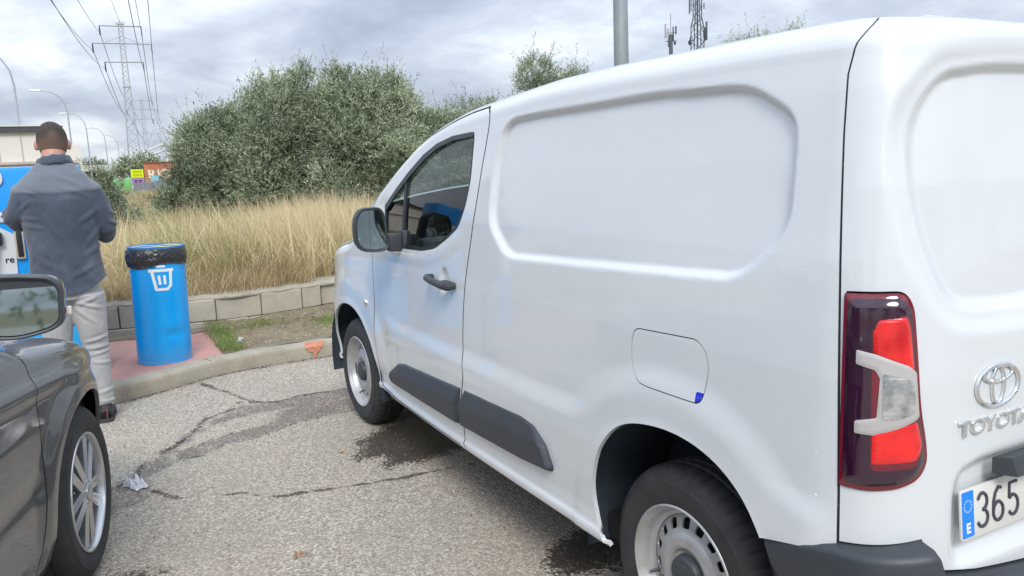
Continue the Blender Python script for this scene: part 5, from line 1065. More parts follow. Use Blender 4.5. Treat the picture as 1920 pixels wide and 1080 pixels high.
# ------------------------------------------------------------------ the man seen from behind. local: X to his right, Y forward, Z up
MP = Vector((3.845, 1.325, 0)); MA = math.radians(-4)     # facing +x in the world, turned slightly
man = empty('person', MP, 0, 'man seen from behind in a washed grey denim shirt and pale trousers, head bowed', 'person')
MM = Matrix.Translation(MP) @ Matrix.Rotation(MA, 4, 'Z') @ Matrix(((0, 1, 0, 0), (-1, 0, 0, 0), (0, 0, 1, 0), (0, 0, 0, 1)))
class Blob:
    """solids merged by a voxel remesh into one continuous skin"""
    def __init__(s): s.mb = MB()
    def chain(s, P, n=20):
        """P: list of (x,y,z, rx, ry) with optional heading; elliptical sections across the chain"""
        pts = [Vector(p[:3]) for p in P]; V = []; F = []; N = len(P)
        xa = None
        for i, p in enumerate(P):
            t = (pts[min(i+1, N-1)]-pts[max(i-1, 0)]).normalized()
            ref = Vector((1, 0, 0)) if abs(t.x) < .8 else Vector((0, 1, 0)); a = (ref-t*ref.dot(t)).normalized(); b = t.cross(a)
            for k in range(n):
                an = 2*math.pi*k/n; V.append(pts[i]+a*math.cos(an)*p[3]+b*math.sin(an)*p[4])
        for i in range(N-1):
            for k in range(n): F.append((i*n+k, i*n+(k+1) % n, (i+1)*n+(k+1) % n, (i+1)*n+k))
        F += [tuple(range(n))[::-1], tuple((N-1)*n+k for k in range(n))]; s.mb.add(V, F); return s
    def ball(s, c, r, M=None):
        bm = bmesh.new(); bmesh.ops.create_icosphere(bm, subdivisions=3, radius=1); bm.verts.index_update()
        T = (M or Matrix.Identity(4)); V = [T @ (Vector((v.co.x*r[0], v.co.y*r[1], v.co.z*r[2])))+Vector(c) for v in bm.verts]; s.mb.add(V, [tuple(v.index for v in f.verts) for f in bm.faces]); bm.free(); return s
    def build(s, name, mt, parent, vox=.010, smooth=8, disp=None, clipf=None, M=MM):
        me = mkmesh(name, s.mb.v, s.mb.f, None, True, 0); o = bpy.data.objects.new('tmp', me); COL.objects.link(o)
        r = o.modifiers.new('r', 'REMESH'); r.mode = 'VOXEL'; r.voxel_size = vox; r.use_smooth_shade = True
        sm__ = o.modifiers.new('s', 'SMOOTH'); sm__.factor = .6; sm__.iterations = smooth
        dg = bpy.context.evaluated_depsgraph_get(); ev = o.evaluated_get(dg); m2 = bpy.data.meshes.new_from_object(ev); bpy.data.objects.remove(o)
        n = len(m2.vertices); co = np.empty(n*3, np.float32); m2.vertices.foreach_get('co', co); co = co.reshape(-1, 3); no = np.empty(n*3, np.float32); m2.vertices.foreach_get('normal', no); no = no.reshape(-1, 3)
        if disp is not None: co = co+no*disp(co)[:, None]
        m2.vertices.foreach_set('co', co.astype(np.float32).ravel()); m2.materials.clear(); m2.materials.append(mt); m2.transform(M)
        m2.polygons.foreach_set('use_smooth', [True]*len(m2.polygons)); m2.name = name; m2.update(); return link(name, m2, parent)
def fold(co, a, b, w, amp, c0=0.0):
    """a crease running from a to b (projected on x,z), width w"""
    a, b = np.array(a), np.array(b); d = b-a; L = (d**2).sum(); X, Z = co[:, 0], co[:, 2]; t = np.clip(((X-a[0])*d[0]+(Z-a[1])*d[1])/L, 0, 1)
    dist = np.hypot(X-a[0]-t*d[0], Z-a[1]-t*d[1]); taper = np.sin(np.pi*np.clip(t, .02, .98))**.6; return amp*taper*(np.exp(-(dist/w)**2)-.6*np.exp(-((dist-1.8*w)/w)**2))
M_['skin'] = plain('skin', (.50, .27, .20), .5, var=.12, vs=20)
m = Mat('cropped_hair'); hn = m.noise(240, 3, .7); hz = m.n('ShaderNodeSeparateXYZ'); m.l(m.attr('fade') if False else m.co, hz.inputs[0])
hc = m.mix(m.attr('fade'), (.040, .030, .024), (.24, .145, .105)); hc = m.mix(m.ramp(hn, [(.4, .0), (.7, .35)]), hc, (.10, .075, .06)); m.set(Base_Color=hc, Roughness=.8); m.bump(hn, .8, .004); M_['hair'] = m.m
m = Mat('washed_denim'); w1 = m.noise(5, 6, .65); w2 = m.noise(330, 2, .6); sx_ = m.n('ShaderNodeSeparateXYZ'); m.l(m.co, sx_.inputs[0])
c_ = m.ramp(w1, [(.3, (.032, .046, .074)), (.55, (.050, .068, .102)), (.78, (.082, .104, .144))]); c_ = m.mix(m.attr('wash'), c_, (.175, .20, .235)); c_ = m.mix(m.ramp(w2, [(.4, 0.), (.7, .25)]), c_, (.16, .18, .21)); m.set(Base_Color=c_, Roughness=.9, Sheen_Weight=.25); m.bump(w2, .3, .001); M_['denim'] = m.m
m = Mat('grey_chino'); w1 = m.noise(7, 6, .6); w2 = m.noise(380, 2, .6); c_ = m.ramp(w1, [(.3, (.34, .34, .345)), (.7, (.45, .45, .455))]); m.set(Base_Color=c_, Roughness=.9, Sheen_Weight=.2); m.bump(w2, .25, .001); M_['chino'] = m.m
# the body: one skin from head to ankles
B = Blob()
B.chain([(-.085, .0, .06, .045, .045), (-.09, 0, .28, .052, .052), (-.09, .01, .46, .055, .055), (-.095, .0, .70, .075, .075), (-.07, 0, .90, .06, .07)])
B.chain([(.110, .0, .06, .040, .040), (.104, 0, .28, .045, .045), (.100, .01, .46, .050, .050), (.092, .0, .70, .065, .065), (.07, 0, .90, .06, .07)])
B.chain([(0, 0, .84, .12, .08), (0, 0, 1.0, .145, .09), (0, .0, 1.2, .16, .105), (0, 0, 1.38, .18, .11), (0, -.01, 1.47, .15, .09), (0, .01, 1.53, .075, .07), (0, .04, 1.60, .062, .068), (0, .065, 1.66, .06, .07)])
for sx in (-1, 1):
    ex, ez = (.245, 1.13) if sx > 0 else (.25, 1.22)
    B.chain([(sx*.15, -.01, 1.42, .045, .045), (sx*.225, -.01, 1.33, .038, .038), (sx*(ex-.02), .05, ez+.03, .032, .032), (sx*.19, .20, ez+.05, .028, .028), (sx*.06, .27, ez+.08, .028, .026)])
    # hands: palm, four fingers, thumb, closed in front of the chest
    hx = sx*.03; B.chain([(hx+sx*.03, .275, ez+.085, .030, .016), (hx-sx*.03, .290, ez+.10, .036, .015), (hx-sx*.06, .295, ez+.105, .034, .013)], 12)
    for k in range(4): B.chain([(hx-sx*.055, .297, ez+.132-.018*k, .0085, .0085), (hx-sx*.085, .300, ez+.136-.019*k, .008, .008), (hx-sx*(.104-.004*abs(k-1)), .290, ez+.134-.019*k, .007, .007)], 8)
    B.chain([(hx, .285, ez+.12, .011, .011), (hx-sx*.015, .29, ez+.15, .010, .010), (hx-sx*.03, .29, ez+.17, .008, .008)], 8)
hM = Matrix.Rotation(math.radians(24), 4, 'X')*1
HC = Vector((0, .085, 1.698)); HR = Matrix.Rotation(math.radians(-22), 4, 'X')
B.ball(HC, (.078, .098, .108), HR)
B.ball(HC+Vector((0, .045, -.055)), (.055, .060, .060), HR)                   # jaw, in front
B.ball(HC+Vector((0, .108, -.035)), (.013, .022, .020))                       # nose
for sx in (-1, 1):
    B.ball(HC+Vector((sx*.086, .006, -.022)), (.012, .018, .033), Matrix.Rotation(sx*.25, 4, 'Z'))   # ears
    B.ball(HC+Vector((sx*.031, .086, -.005)), (.013, .012, .008))
bodyo = B.build('body', M_['skin'], man, .0075, 3)
# hair: a close cap, faded at the nape
Hh = Blob(); Hh.ball(HC+Vector((0, -.006, .008)), (.0835, .100, .112), HR); ho = Hh.build('hair', M_['hair'], man, .007, 2, M=Matrix.Identity(4))
bm = bmesh.new(); bm.from_mesh(ho.data)
lw_ = lambda v: v.co.z-(1.617+.0*v.co.y+max(0, v.co.y-.06)*1.15+.012*math.cos(v.co.x*30))
bmesh.ops.delete(bm, geom=[v for v in bm.verts if lw_(v) < 0 or (v.co.y > .145 and v.co.z < 1.76)], context='VERTS')
for v in bm.verts:
    if v.is_boundary and v.co.y < .1: v.co.z -= lw_(v)
bm.to_mesh(ho.data); bm.free()
co = np.array([v.co[:] for v in ho.data.vertices]); at_ = ho.data.attributes.new('fade', 'FLOAT', 'POINT'); at_.data.foreach_set('value', np.clip((1.735-co[:, 2])/.085+.5*(np.exp(-((co[:, 0]-.012)/.03)**2-((co[:, 2]-1.745)/.03)**2)), 0, 1).astype(np.float32)); ho.data.transform(MM); ho.data.polygons.foreach_set('use_smooth', [True]*len(ho.data.polygons))
# shirt with yoke, rolled collar, loose hem
T = Blob()
T.chain([(.0, .005, .785, .205, .145), (0, 0, .90, .198, .142), (0, -.005, 1.0, .190, .138), (0, -.01, 1.12, .190, .140), (0, -.018, 1.25, .196, .144), (0, -.022, 1.36, .205, .140), (0, -.018, 1.43, .200, .118), (0, -.010, 1.49, .168, .098), (0, .002, 1.54, .118, .078), (0, .014, 1.572, .082, .070), (0, .018, 1.585, .076, .068)], 32)
for sx in (-1, 1):
    ex, ez = (.268, 1.135) if sx > 0 else (.272, 1.235)
    T.chain([(sx*.120, -.010, 1.455, .052, .068), (sx*.172, -.015, 1.405, .064, .072), (sx*.212, -.008, 1.30, .060, .068), (sx*ex*.90, .025, ez+.04, .056, .062), (sx*ex*.84, .09, ez-.005, .056, .056), (sx*.19, .19, ez+.03, .052, .052), (sx*.08, .25, ez+.07, .044, .044)], 18)
r9 = np.random.default_rng(3)
FO = [((.02, 1.43), (.19, 1.36), .012, .004), ((-.20, 1.30), (-.13, 1.36), .010, .007), ((-.21, 1.27), (-.10, 1.25), .010, .007), ((-.20, 1.22), (-.08, 1.20), .011, .006), ((.20, 1.30), (.10, 1.22), .012, .007), ((.21, 1.20), (.13, 1.10), .011, .008), ((.22, 1.10), (.10, 1.02), .012, .006), ((-.10, 1.30), (.02, 1.10), .014, .006), ((.05, 1.25), (.10, 1.00), .016, .006), ((-.17, 1.05), (.0, .93), .016, .007), ((.17, .98), (.02, .90), .014, .007), ((-.05, 1.05), (-.03, .88), .016, .006), ((.08, .98), (.13, .86), .014, .006), ((.26, 1.28), (.34, 1.22), .010, .008), ((.25, 1.22), (.35, 1.17), .010, .009), ((.27, 1.35), (.32, 1.28), .010, .007), ((-.27, 1.33), (-.33, 1.27), .010, .008), ((-.26, 1.26), (-.34, 1.20), .010, .008), ((-.14, 1.16), (-.06, 1.0), .013, .006), ((.0, 1.50), (.12, 1.44), .012, .004), ((-.18, 1.42), (-.08, 1.38), .01, .005)]
def dT(co):
    d = np.zeros(len(co)); back = (co[:, 1] < .06)
    for a, b_, w_, am in FO: d += fold(co, a, b_, w_, am*.95)*back
    n = fbm(co[:, 0]*1.0+.3*co[:, 1], co[:, 2]*.75+co[:, 1], 12, 4, 9.)-.5; d += n*.013*back+n*.006
    yoke = 1.395+.02*np.abs(co[:, 0])/.1*.3; d += .0035*sm(-.004, .004, co[:, 2]-yoke)*(np.abs(co[:, 0]) < .23)*(co[:, 1] < .02)
    hem = .812+.074*np.clip(np.abs(co[:, 0])/.2, 0, 1)**2; d += .006*sm(.03, .0, co[:, 2]-hem)
    return d
sh = T.build('shirt', M_['denim'], man, .0085, 5, dT, M=Matrix.Identity(4))
bm = bmesh.new(); bm.from_mesh(sh.data)
bmesh.ops.delete(bm, geom=[v for v in bm.verts if (v.co.z < .808+.078*min(1, abs(v.co.x)/.2)**2 and abs(v.co.x) < .3 and v.co.z < .95) or (v.co.z > 1.58)], context='VERTS')
hemf = lambda x: .808+.078*min(1, abs(x)/.2)**2
for v in bm.verts:
    if v.is_boundary and v.co.z < 1.0: v.co.z = hemf(v.co.x)
    elif v.is_boundary and v.co.z > 1.5: v.co.z = 1.58
bm.to_mesh(sh.data); bm.free()
co = np.array([v.co[:] for v in sh.data.vertices]); at_ = sh.data.attributes.new('wash', 'FLOAT', 'POINT')
wsh = .75*sm(1.38, 1.43, co[:, 2])+.35*np.exp(-((co[:, 0]-.135)/.035)**2-((co[:, 2]-.985)/.07)**2)+.35*(fbm(co[:, 0], co[:, 2], 6, 4, 6)-.45)
seamy = 1.395+.006*np.abs(co[:, 0])/.1; wsh = wsh-.5*np.exp(-((co[:, 2]-seamy+.006)/.005)**2)*(co[:, 1] < .02)
at_.data.foreach_set('value', np.clip(wsh, 0, 1).astype(np.float32)); sh.data.transform(MM); sh.data.polygons.foreach_set('use_smooth', [True]*len(sh.data.polygons))
# collar: folded band standing round the neck, open to the front right
c = MB(); V_ = []; F_ = []; n_ = 40
prof = [(.0, -.014), (-.002, .006), (.001, .026), (.006, .036), (.013, .034), (.019, .022), (.025, .002), (.029, -.014), (.025, -.017)]
for i in range(n_+1):
    a = math.radians(-90-165+330*i/n_); rx, ry = .073, .074
    for o_, h_ in prof: V_.append(((rx+o_)*math.cos(a), .022+(ry+o_)*math.sin(a), 1.583+h_-.035*(math.sin(a)+1)/2+.010*math.cos(a)+.003*math.sin(i*1.3)))
for i in range(n_):
    for j in range(len(prof)-1): F_.append((i*9+j, i*9+j+1, (i+1)*9+j+1, (i+1)*9+j))
c.add(V_, F_, MM); c.build('collar', M_['denim'], man, sharp=0)
# trousers
L = Blob()
L.chain([(0, .0, .78, .162, .122), (0, -.005, .86, .168, .112), (0, 0, .94, .150, .10)], 28)
L.chain([(-.085, -.01, .80, .098, .112), (-.09, 0, .64, .088, .095), (-.092, .005, .47, .072, .074), (-.09, -.005, .28, .062, .066), (-.088, 0, .09, .056, .060)], 22)
L.chain([(.088, -.01, .80, .098, .112), (.094, 0, .64, .088, .095), (.100, .005, .47, .074, .076), (.105, -.005, .28, .064, .068), (.110, 0, .09, .058, .062)], 22)
def dL(co):
    d = np.zeros(len(co))
    for sx in (-1, 1):
        for a, b_, w_, am in [((.02, .76), (.17, .70), .010, .007), ((.03, .74), (.15, .78), .010, .006), ((.02, .72), (.12, .62), .011, .006), ((.04, .50), (.18, .53), .009, .008), ((.04, .46), (.18, .47), .009, .008), ((.05, .42), (.19, .44), .009, .007), ((.07, .38), (.18, .36), .009, .005), ((.08, .18), (.19, .20), .010, .005), ((.09, .13), (.19, .12), .009, .006)]:
            d += fold(co*np.array([sx, 1, 1]), a, b_, w_, am*1.2)
    return d+(fbm(co[:, 0]+co[:, 1], co[:, 2]*.8, 19, 4, 10.)-.5)*.010
L.build('trousers', M_['chino'], man, .0085, 4, dL)
for sx, xx, yy in ((-1, -.09, 0), (1, .112, 0)):
    s_ = Blob(); s_.chain([(xx, yy-.085, .045, .036, .034), (xx, yy-.06, .055, .042, .048), (xx+sx*.003, yy+.0, .060, .043, .052), (xx+sx*.008, yy+.09, .042, .048, .034), (xx+sx*.010, yy+.165, .032, .040, .026)], 16); s_.chain([(xx, yy-.02, .06, .045, .048), (xx, yy-.02, .11, .046, .048)])
    so_ = s_.build('shoe', plain('black_shoe', (.022, .02, .022), .5, bump=.2, bs=90), man, .007, 3)
    s2 = MB(); s2.prism(rnd([(xx-.04, yy-.12), (xx+.04, yy-.12), (xx+.052+sx*.008, yy+.10), (xx+.04+sx*.01, yy+.20), (xx-.03+sx*.01, yy+.20), (xx-.045+sx*.008, yy+.08)], .03), .0, .022, MM); s2.build('sole', plain('shoe_sole', (.05, .045, .045), .7), so_)
    s2 = MB(); s2.tube([MM @ Vector((xx+.012, yy-.118, .10)), MM @ Vector((xx+.012, yy-.128, .065)), MM @ Vector((xx+.010, yy-.122, .035))], .0035, 6); s2.build('heel_tab', plain('heel_tab_red', (.25, .05, .06), .6), so_)
# ------------------------------------------------------------------ blue litter bin with a black liner
BC = Vector((4.792, .752, .119)); BR = .190; BH = .835
bin_ = empty('litter_bin', BC, 0, 'bright blue litter bin with a black bag over its rim and a white symbol', 'litter bin')
MBn = Matrix.Translation(BC) @ Matrix.Rotation(math.radians(1.2), 4, 'X')
aim = math.atan2(CAM[1]-BC.y, CAM[0]-BC.x)
m = Mat('blue_bin_paint'); n1_ = m.noise(3, 5, .6); scf = m.ramp(m.noise(14, 8, .75), [(.60, 0.), (.68, .5)]); sz_ = m.n('ShaderNodeSeparateXYZ'); m.l(m.co, sz_.inputs[0]); low_ = m.ramp(m.math('ADD', sz_.outputs[2], m.math('MULTIPLY', m.noise(9, 5, .7), .22)), [(.20, .55), (.36, 0.)]); cb_ = m.mix(scf, m.ramp(n1_, [(.3, (.0, .35, .84)), (.7, (.0, .39, .92))]), (.02, .22, .52)); cb_ = m.mix(low_, cb_, (.12, .25, .38)); m.set(Base_Color=cb_, Roughness=.36, Coat_Weight=.25, Coat_Roughness=.2); m.bump(m.noise(2.5, 3, .5), .25, .01); M_['bin_blue'] = m.m
V_ = []; F_ = []; nA, nZ = 120, 60
for i in range(nA):
    a = 2*math.pi*i/nA
    for j in range(nZ+1):
        z = BH*j/nZ; r_ = BR-.0*z; da = (a-aim+math.pi) % (2*math.pi)-math.pi
        r_ -= .013*math.exp(-((da-.35)/.38)**2-((z-.215)/.035)**2)-.006*math.exp(-((da-.35)/.45)**2-((z-.285)/.06)**2)+.006*math.exp(-((da-.2)/.3)**2-((z-.12)/.05)**2)
        r_ += .003*(z < .008)+.002*math.sin(2*a+1)
        V_.append((r_*math.cos(a), r_*math.sin(a), z))
for i in range(nA):
    k = (i+1) % nA
    for j in range(nZ): F_.append((i*(nZ+1)+j, k*(nZ+1)+j, k*(nZ+1)+j+1, i*(nZ+1)+j+1))
b = MB(); b.add(V_, F_, MBn); b.build('drum', M_['bin_blue'], bin_, sharp=50)
# lid ring with three openings
q_ = np.linspace(0, BR+.006, 44); a_ = np.linspace(0, 2*np.pi, 145); A, Q = np.meshgrid(a_, q_, indexing='ij'); Xl, Yl = Q*np.cos(A), Q*np.sin(A)
hl = []
for k in range(3): ah = aim+math.radians(60+120*k); hl.append(np.hypot(Xl-.094*math.cos(ah), Yl-.094*math.sin(ah))-.074)
P = np.stack([Xl, Yl, BH+.012+.004*sm(.15, .18, Q)], -1); v, f = cut(P, [np.minimum.reduce(hl)], .03, False, np.zeros_like(P)+np.array([0, 0, 1.])); o = obj('lid', (np.array([MBn @ Vector(p) for p in v])).tolist(), f, plain('lid_blue', (.05, .21, .46), .45), bin_, sharp=40)
for k in range(3):
    ah = aim+math.radians(60+120*k); b = MB(); b.lathe([(.074, .0), (.079, .004), (.084, .0)], 40, MBn @ Matrix.Translation((.094*math.cos(ah), .094*math.sin(ah), BH+.0135))); b.build('opening_rim', plain('rim_'+('yellow', 'blue', 'white')[k], ((.60, .58, .18), (.02, .24, .60), (.45, .50, .52))[k], .5), o)
b = MB(); b.lathe([(BR-.002, BH), (BR+.005, BH+.004), (BR+.006, BH+.014), (BR, BH+.018)], 96, MBn); b.lathe([(.0, BH-.12), (BR-.01, BH-.12)], 48, MBn); b.build('lid_edge', plain('lid_edge_blue', (.05, .21, .46), .45), bin_)
# folded bag
m = Mat('black_bag_plastic'); m.set(Base_Color=(.018, .02, .024), Roughness=.24, Specular_IOR_Level=.7); m.bump(m.noise(26, 5, .6, dist=1.2), .5, .012); M_['bag'] = m.m
V_ = []; F_ = []; nA, nZ = 260, 26
for i in range(nA):
    a = 2*math.pi*i/nA; da = (a-aim+math.pi) % (2*math.pi)-math.pi; right = 1/(1+math.exp(-(-da*1.0+.1)*6)) if True else 0
    bot = BH-.118-.012*math.sin(a*3+1)+.008*mnoise.noise(Vector((a*4, 0, 3)))+.022*(math.cos(da+1.2)*-.5)
    for j in range(nZ+1):
        t = j/nZ; z = BH+.004-(BH+.004-bot)*t
        n_ = mnoise.noise(Vector((math.cos(a)*3+math.sin(a*1)*1.5, math.sin(a)*3+t*2.2, t*2.5+a)))
        cre = mnoise.noise(Vector((a*9+t*5, t*2, 1)))*.007+abs(mnoise.noise(Vector((a*14-t*9, t*4, 7))))*.010
        lump = .012*math.exp(-((da+1.05)/.35)**2)*math.sin(math.pi*min(1, t*1.1))
        amt = .25+.95*(1/(1+math.exp((da+.15)*7)))
        r_ = BR+.006+.008*math.sin(math.pi*t)+cre*amt*min(1, t*4)+n_*.005*amt+lump+(.004 if t > .93 else 0)
        if j == nZ: r_ = BR+.003
        V_.append((r_*math.cos(a), r_*math.sin(a), z))
for i in range(nA):
    k = (i+1) % nA
    for j in range(nZ): F_.append((i*(nZ+1)+j, i*(nZ+1)+j+1, k*(nZ+1)+j+1, k*(nZ+1)+j))
b = MB(); b.add(V_, F_, MBn); b.build('bag_liner', M_['bag'], bin_, sharp=60)
# white symbol printed on the drum: lid bar, knob, tapered can outline, two bars
M_['white_print'] = plain('white_vinyl', (.80, .82, .83), .5, var=.03)
def on_drum(polys, lift=.0022):
    mb = MB()
    for P0 in polys:
        P0 = np.array(P0); xs = np.arange(P0[:, 0].min()-.003, P0[:, 0].max()+.006, .003); zs = np.arange(P0[:, 1].min()-.003, P0[:, 1].max()+.006, .003); X, Z = np.meshgrid(xs, zs, indexing='ij')
        a = aim+.10+X/BR; P = np.stack([(BR+lift+.002*np.sin(2*a+1))*np.cos(a), (BR+lift+.002*np.sin(2*a+1))*np.sin(a), Z], -1); v, f = cut(P, [-sdf(P0, X, Z)], 0); mb.add(v.tolist(), f, MBn)
    return mb
def bar(x0, y0, x1, y1, w):
    d = np.array([x1-x0, y1-y0]); d = d/np.linalg.norm(d); n = np.array([-d[1], d[0]])*w/2; e = d*w*.25; a, b_ = np.array([x0, y0])-e, np.array([x1, y1])+e; return [a+n, b_+n, b_-n, a-n]
zc_ = .600
on_drum([bar(-.080, zc_+.085, .078, zc_+.085, .021), [(-.030, zc_+.106), (.028, zc_+.106), (.026, zc_+.122), (-.030, zc_+.122)], bar(-.062, zc_+.080, -.040, zc_-.050, .020), bar(.062, zc_+.080, .056, zc_-.030, .020), bar(.055, zc_-.028, .034, zc_-.050, .020), bar(-.040, zc_-.052, .036, zc_-.052, .019), bar(-.018, zc_+.045, -.013, zc_-.012, .018), bar(.018, zc_+.045, .020, zc_-.012, .018)]).build('bin_symbol', M_['white_print'], bin_, smooth=False)
# small crumpled packet on the verge, tissue on the asphalt, fallen twigs
def crumple(name, c, sx, sy, h, mt, label, cat, seed, n=14, rz=0):
    V_ = []; F_ = []
    for i in range(n+1):
        for j in range(n+1):
            u, v = i/n-.5, j/n-.5; q = mnoise.noise(Vector((u*4+seed, v*4, seed))); q2 = abs(mnoise.noise(Vector((u*9, v*9+seed, 2)))); e = .75+.5*mnoise.noise(Vector((math.atan2(v, u)*1.3, seed, 0)))
            V_.append((u*sx*e+q*.01, v*sy*e+q2*.01, max(.001, h*(.42+q*.9+q2*.5)*(1-(2*max(abs(u), abs(v)))**4))))
    for i in range(n):
        for j in range(n): a = i*(n+1)+j; F_.append((a, a+n+1, a+n+2, a+1))
    b = MB(); b.add(V_, F_, Matrix.Translation(c) @ Matrix.Rotation(rz, 4, 'Z')); tag(b.build(name, mt, sharp=25), label, cat)
M_['paper'] = plain('crumpled_paper', (.80, .81, .83), .7, var=.1, vs=40)
crumple('paper_tissue', (2.492, 1.160, .010), .13, .080, .060, M_['paper'], 'crumpled white paper tissue lying on the asphalt between the two vehicles', 'paper', 3.3, rz=.5)
b = MB(); b.box((0, 0, 0), (.045, .028, .045), .006, Matrix.Translation((4.985, .165, .145)) @ Matrix.Rotation(.5, 4, 'Z') @ Matrix.Rotation(.3, 4, 'X')); pk = b.build('cardboard_packet', plain('packet_white', (.56, .53, .50), .6)); tag(pk, 'tiny crumpled white packet lying at the edge of the green grass on the verge', 'packet')
b = MB(); b.box((0, .003, -.0232), (.028, .018, .001), 0, Matrix.Translation((4.985, .165, .145)) @ Matrix.Rotation(.5, 4, 'Z') @ Matrix.Rotation(.3, 4, 'X')); b.box((-.0231, 0, 0), (.0012, .016, .022), 0, Matrix.Translation((4.985, .165, .145)) @ Matrix.Rotation(.5, 4, 'Z') @ Matrix.Rotation(.3, 4, 'X')); b.build('printed_panel', plain('packet_print', (.25, .22, .24), .6), pk)
b = MB(); r7 = random.Random(4)
for k in range(26):
    x, y = 5.55+r7.uniform(-.18, .22), -.42+r7.uniform(-.28, .30); a = r7.uniform(2.0, 2.9); l = r7.uniform(.06, .28); b.tube([(x, y, .15), (x+l*.5*math.cos(a), y+l*.5*math.sin(a), .165), (x+l*math.cos(a), y+l*math.sin(a), .152)], .0024, 5)
tag(b.build('twigs', plain('dead_twigs', (.20, .12, .085), .8)), 'fallen reddish twigs scattered on the verge near the wall corner', 'twigs', kind='stuff')

def leaflet(c, mt, lbl, seed):
    b = MB(); r_ = random.Random(seed)
    for k in range(7):
        a = r_.uniform(0, 6.28); l = r_.uniform(.012, .028); x, y = c[0]+r_.gauss(0, .012), c[1]+r_.gauss(0, .012); b.add([(x, y, .010), (x+l*.5*math.cos(a)-l*.2*math.sin(a), y+l*.5*math.sin(a)+l*.2*math.cos(a), .016), (x+l*math.cos(a), y+l*math.sin(a), .012), (x+l*.5*math.cos(a)+l*.2*math.sin(a), y+l*.5*math.sin(a)-l*.2*math.cos(a), .014)], [(0, 1, 2, 3)])
    tag(b.build('fallen_leaf', mt, None, smooth=False), lbl, 'leaf')
leaflet((2.35, .18), plain('yellow_leaf', (.60, .36, .06), .7), 'small yellow shredded leaf on the asphalt beside the dark wet stain', 1); leaflet((1.36, .69), plain('rust_leaf', (.40, .16, .05), .7), 'small rust-brown shredded leaf on the asphalt at the bottom centre', 2)
# ------------------------------------------------------------------ air machine behind the man
ki = empty('air_machine', (4.95, 1.66, .12), 0, 'blue and white roadside air machine standing on the kerb in front of the man', 'air machine')
M_['k_blue'] = plain('machine_blue', (.0, .30, .78), .35, coat=.5, var=.05); M_['k_cyan'] = plain('machine_light_blue', (.02, .40, .85), .35, coat=.5, var=.05); M_['k_white'] = plain('machine_white', (.62, .65, .68), .4, var=.06); M_['k_dark'] = plain('machine_black', (.02, .022, .028), .4); M_['k_beige'] = plain('machine_beige', (.50, .43, .33), .5)
FX = 4.75
b = MB(); b.box((FX+.22, 1.66, .86), (.44, 1.00, 1.42), .03); b.build('cabinet', M_['k_blue'], ki)
b = MB(); b.box((FX-.006, 1.66, .45), (.012, .92, .56), .004); b.build('lower_panel', M_['k_cyan'], ki)
b = MB(); b.box((FX-.006, 1.66, 1.24), (.010, .96, .066), .003); b.build('white_band', M_['k_white'], ki)
b = MB(); b.prism([(-1.600, 1.120), (-1.70, 1.185), (-2.13, 1.30-.09), (-2.13, .80), (-1.615, .80)], 0, .010, Matrix(((0, 0, -1, FX-.001), (-1, 0, 0, 0), (0, 1, 0, 0), (0, 0, 0, 1)))); b.build('white_panel', M_['k_white'], ki)
b = MB(); b.box((FX-.012, 1.578, 1.055), (.03, .055, .200), .008); fr_ = b.build('slot_frame', M_['k_beige'], ki)
b = MB(); b.box((FX-.020, 1.578, 1.055), (.03, .034, .170), .006); b.build('slot', M_['k_dark'], fr_)
b = MB(); b.box((FX-.03, 1.700, 1.10), (.05, .055, .085), .012); b.tube([(FX-.05, 1.71, 1.07), (FX-.10, 1.76, .9), (FX-.06, 1.9, .6), (FX-.05, 2.0, .35)], .011, 8); b.build('hose_nozzle', M_['k_dark'], ki)
MT = lambda y, z: Matrix(((0, 0, -1, FX-.013), (-1, 0, 0, y), (0, 1, 0, z), (0, 0, 0, 1)))
text_mesh('panel_lettering', 're', .062, .0006, M_['k_dark'], MT(1.648, .935), ki, align='CENTER', offset=.001)
for y_, z_ in ((1.628, 1.235), (1.655, 1.250)):
    b = MB(); b.prism([(-.014, -.008), (.0, .010), (.016, .004), (.008, -.010)], 0, .002, MT(y_, z_)); b.build('band_mark', M_['k_dark'], ki)
b = MB(); b.prism(ell_ := [(.04*math.cos(a*.26), .055*math.sin(a*.26)) for a in range(24)], 0, .002, MT(1.668, 1.50)); b.build('round_mark', M_['k_white'], ki)
b = MB(); b.box((FX+.22, 1.66, .135), (.50, 1.06, .05), .01); b.build('plinth', M_['kerb'], ki)
# ------------------------------------------------------------------ lamp column behind the van
lc = empty('lamp_column', (8.65, -6.5, .4), 0, 'thick grey steel lamp column rising behind the van roof', 'lamp column')
b = MB(); b.tube([(8.65, -6.5, .3), (8.65, -6.5, 3.4), (8.65, -6.5, 9.6)], [.125, .112, .085], 28); b.build('shaft', M_['grey_metal'], lc)
b = MB(); b.tube([(8.65, -6.5, 9.5), (8.65, -6.4, 9.9), (8.65, -5.9, 10.2), (8.65, -5.2, 10.3)], .04, 10); b.build('arm', M_['grey_metal'], lc); b = MB(); b.box((8.65, -4.9, 10.3), (.26, .65, .12), .05); b.build('lantern', M_['grey_metal'], lc)
M_['far_steel'] = plain('pale_galvanised_steel', (.46, .49, .52), .5, metal=.1, var=.08); M_['dark_steel'] = plain('dark_steel', (.09, .11, .13), .6, var=.1); M_['cable'] = plain('power_cable', (.07, .08, .10), .6); M_['insul'] = plain('insulator_brown', (.06, .06, .075), .4); M_['panel_grey'] = plain('antenna_panel', (.42, .43, .44), .5)
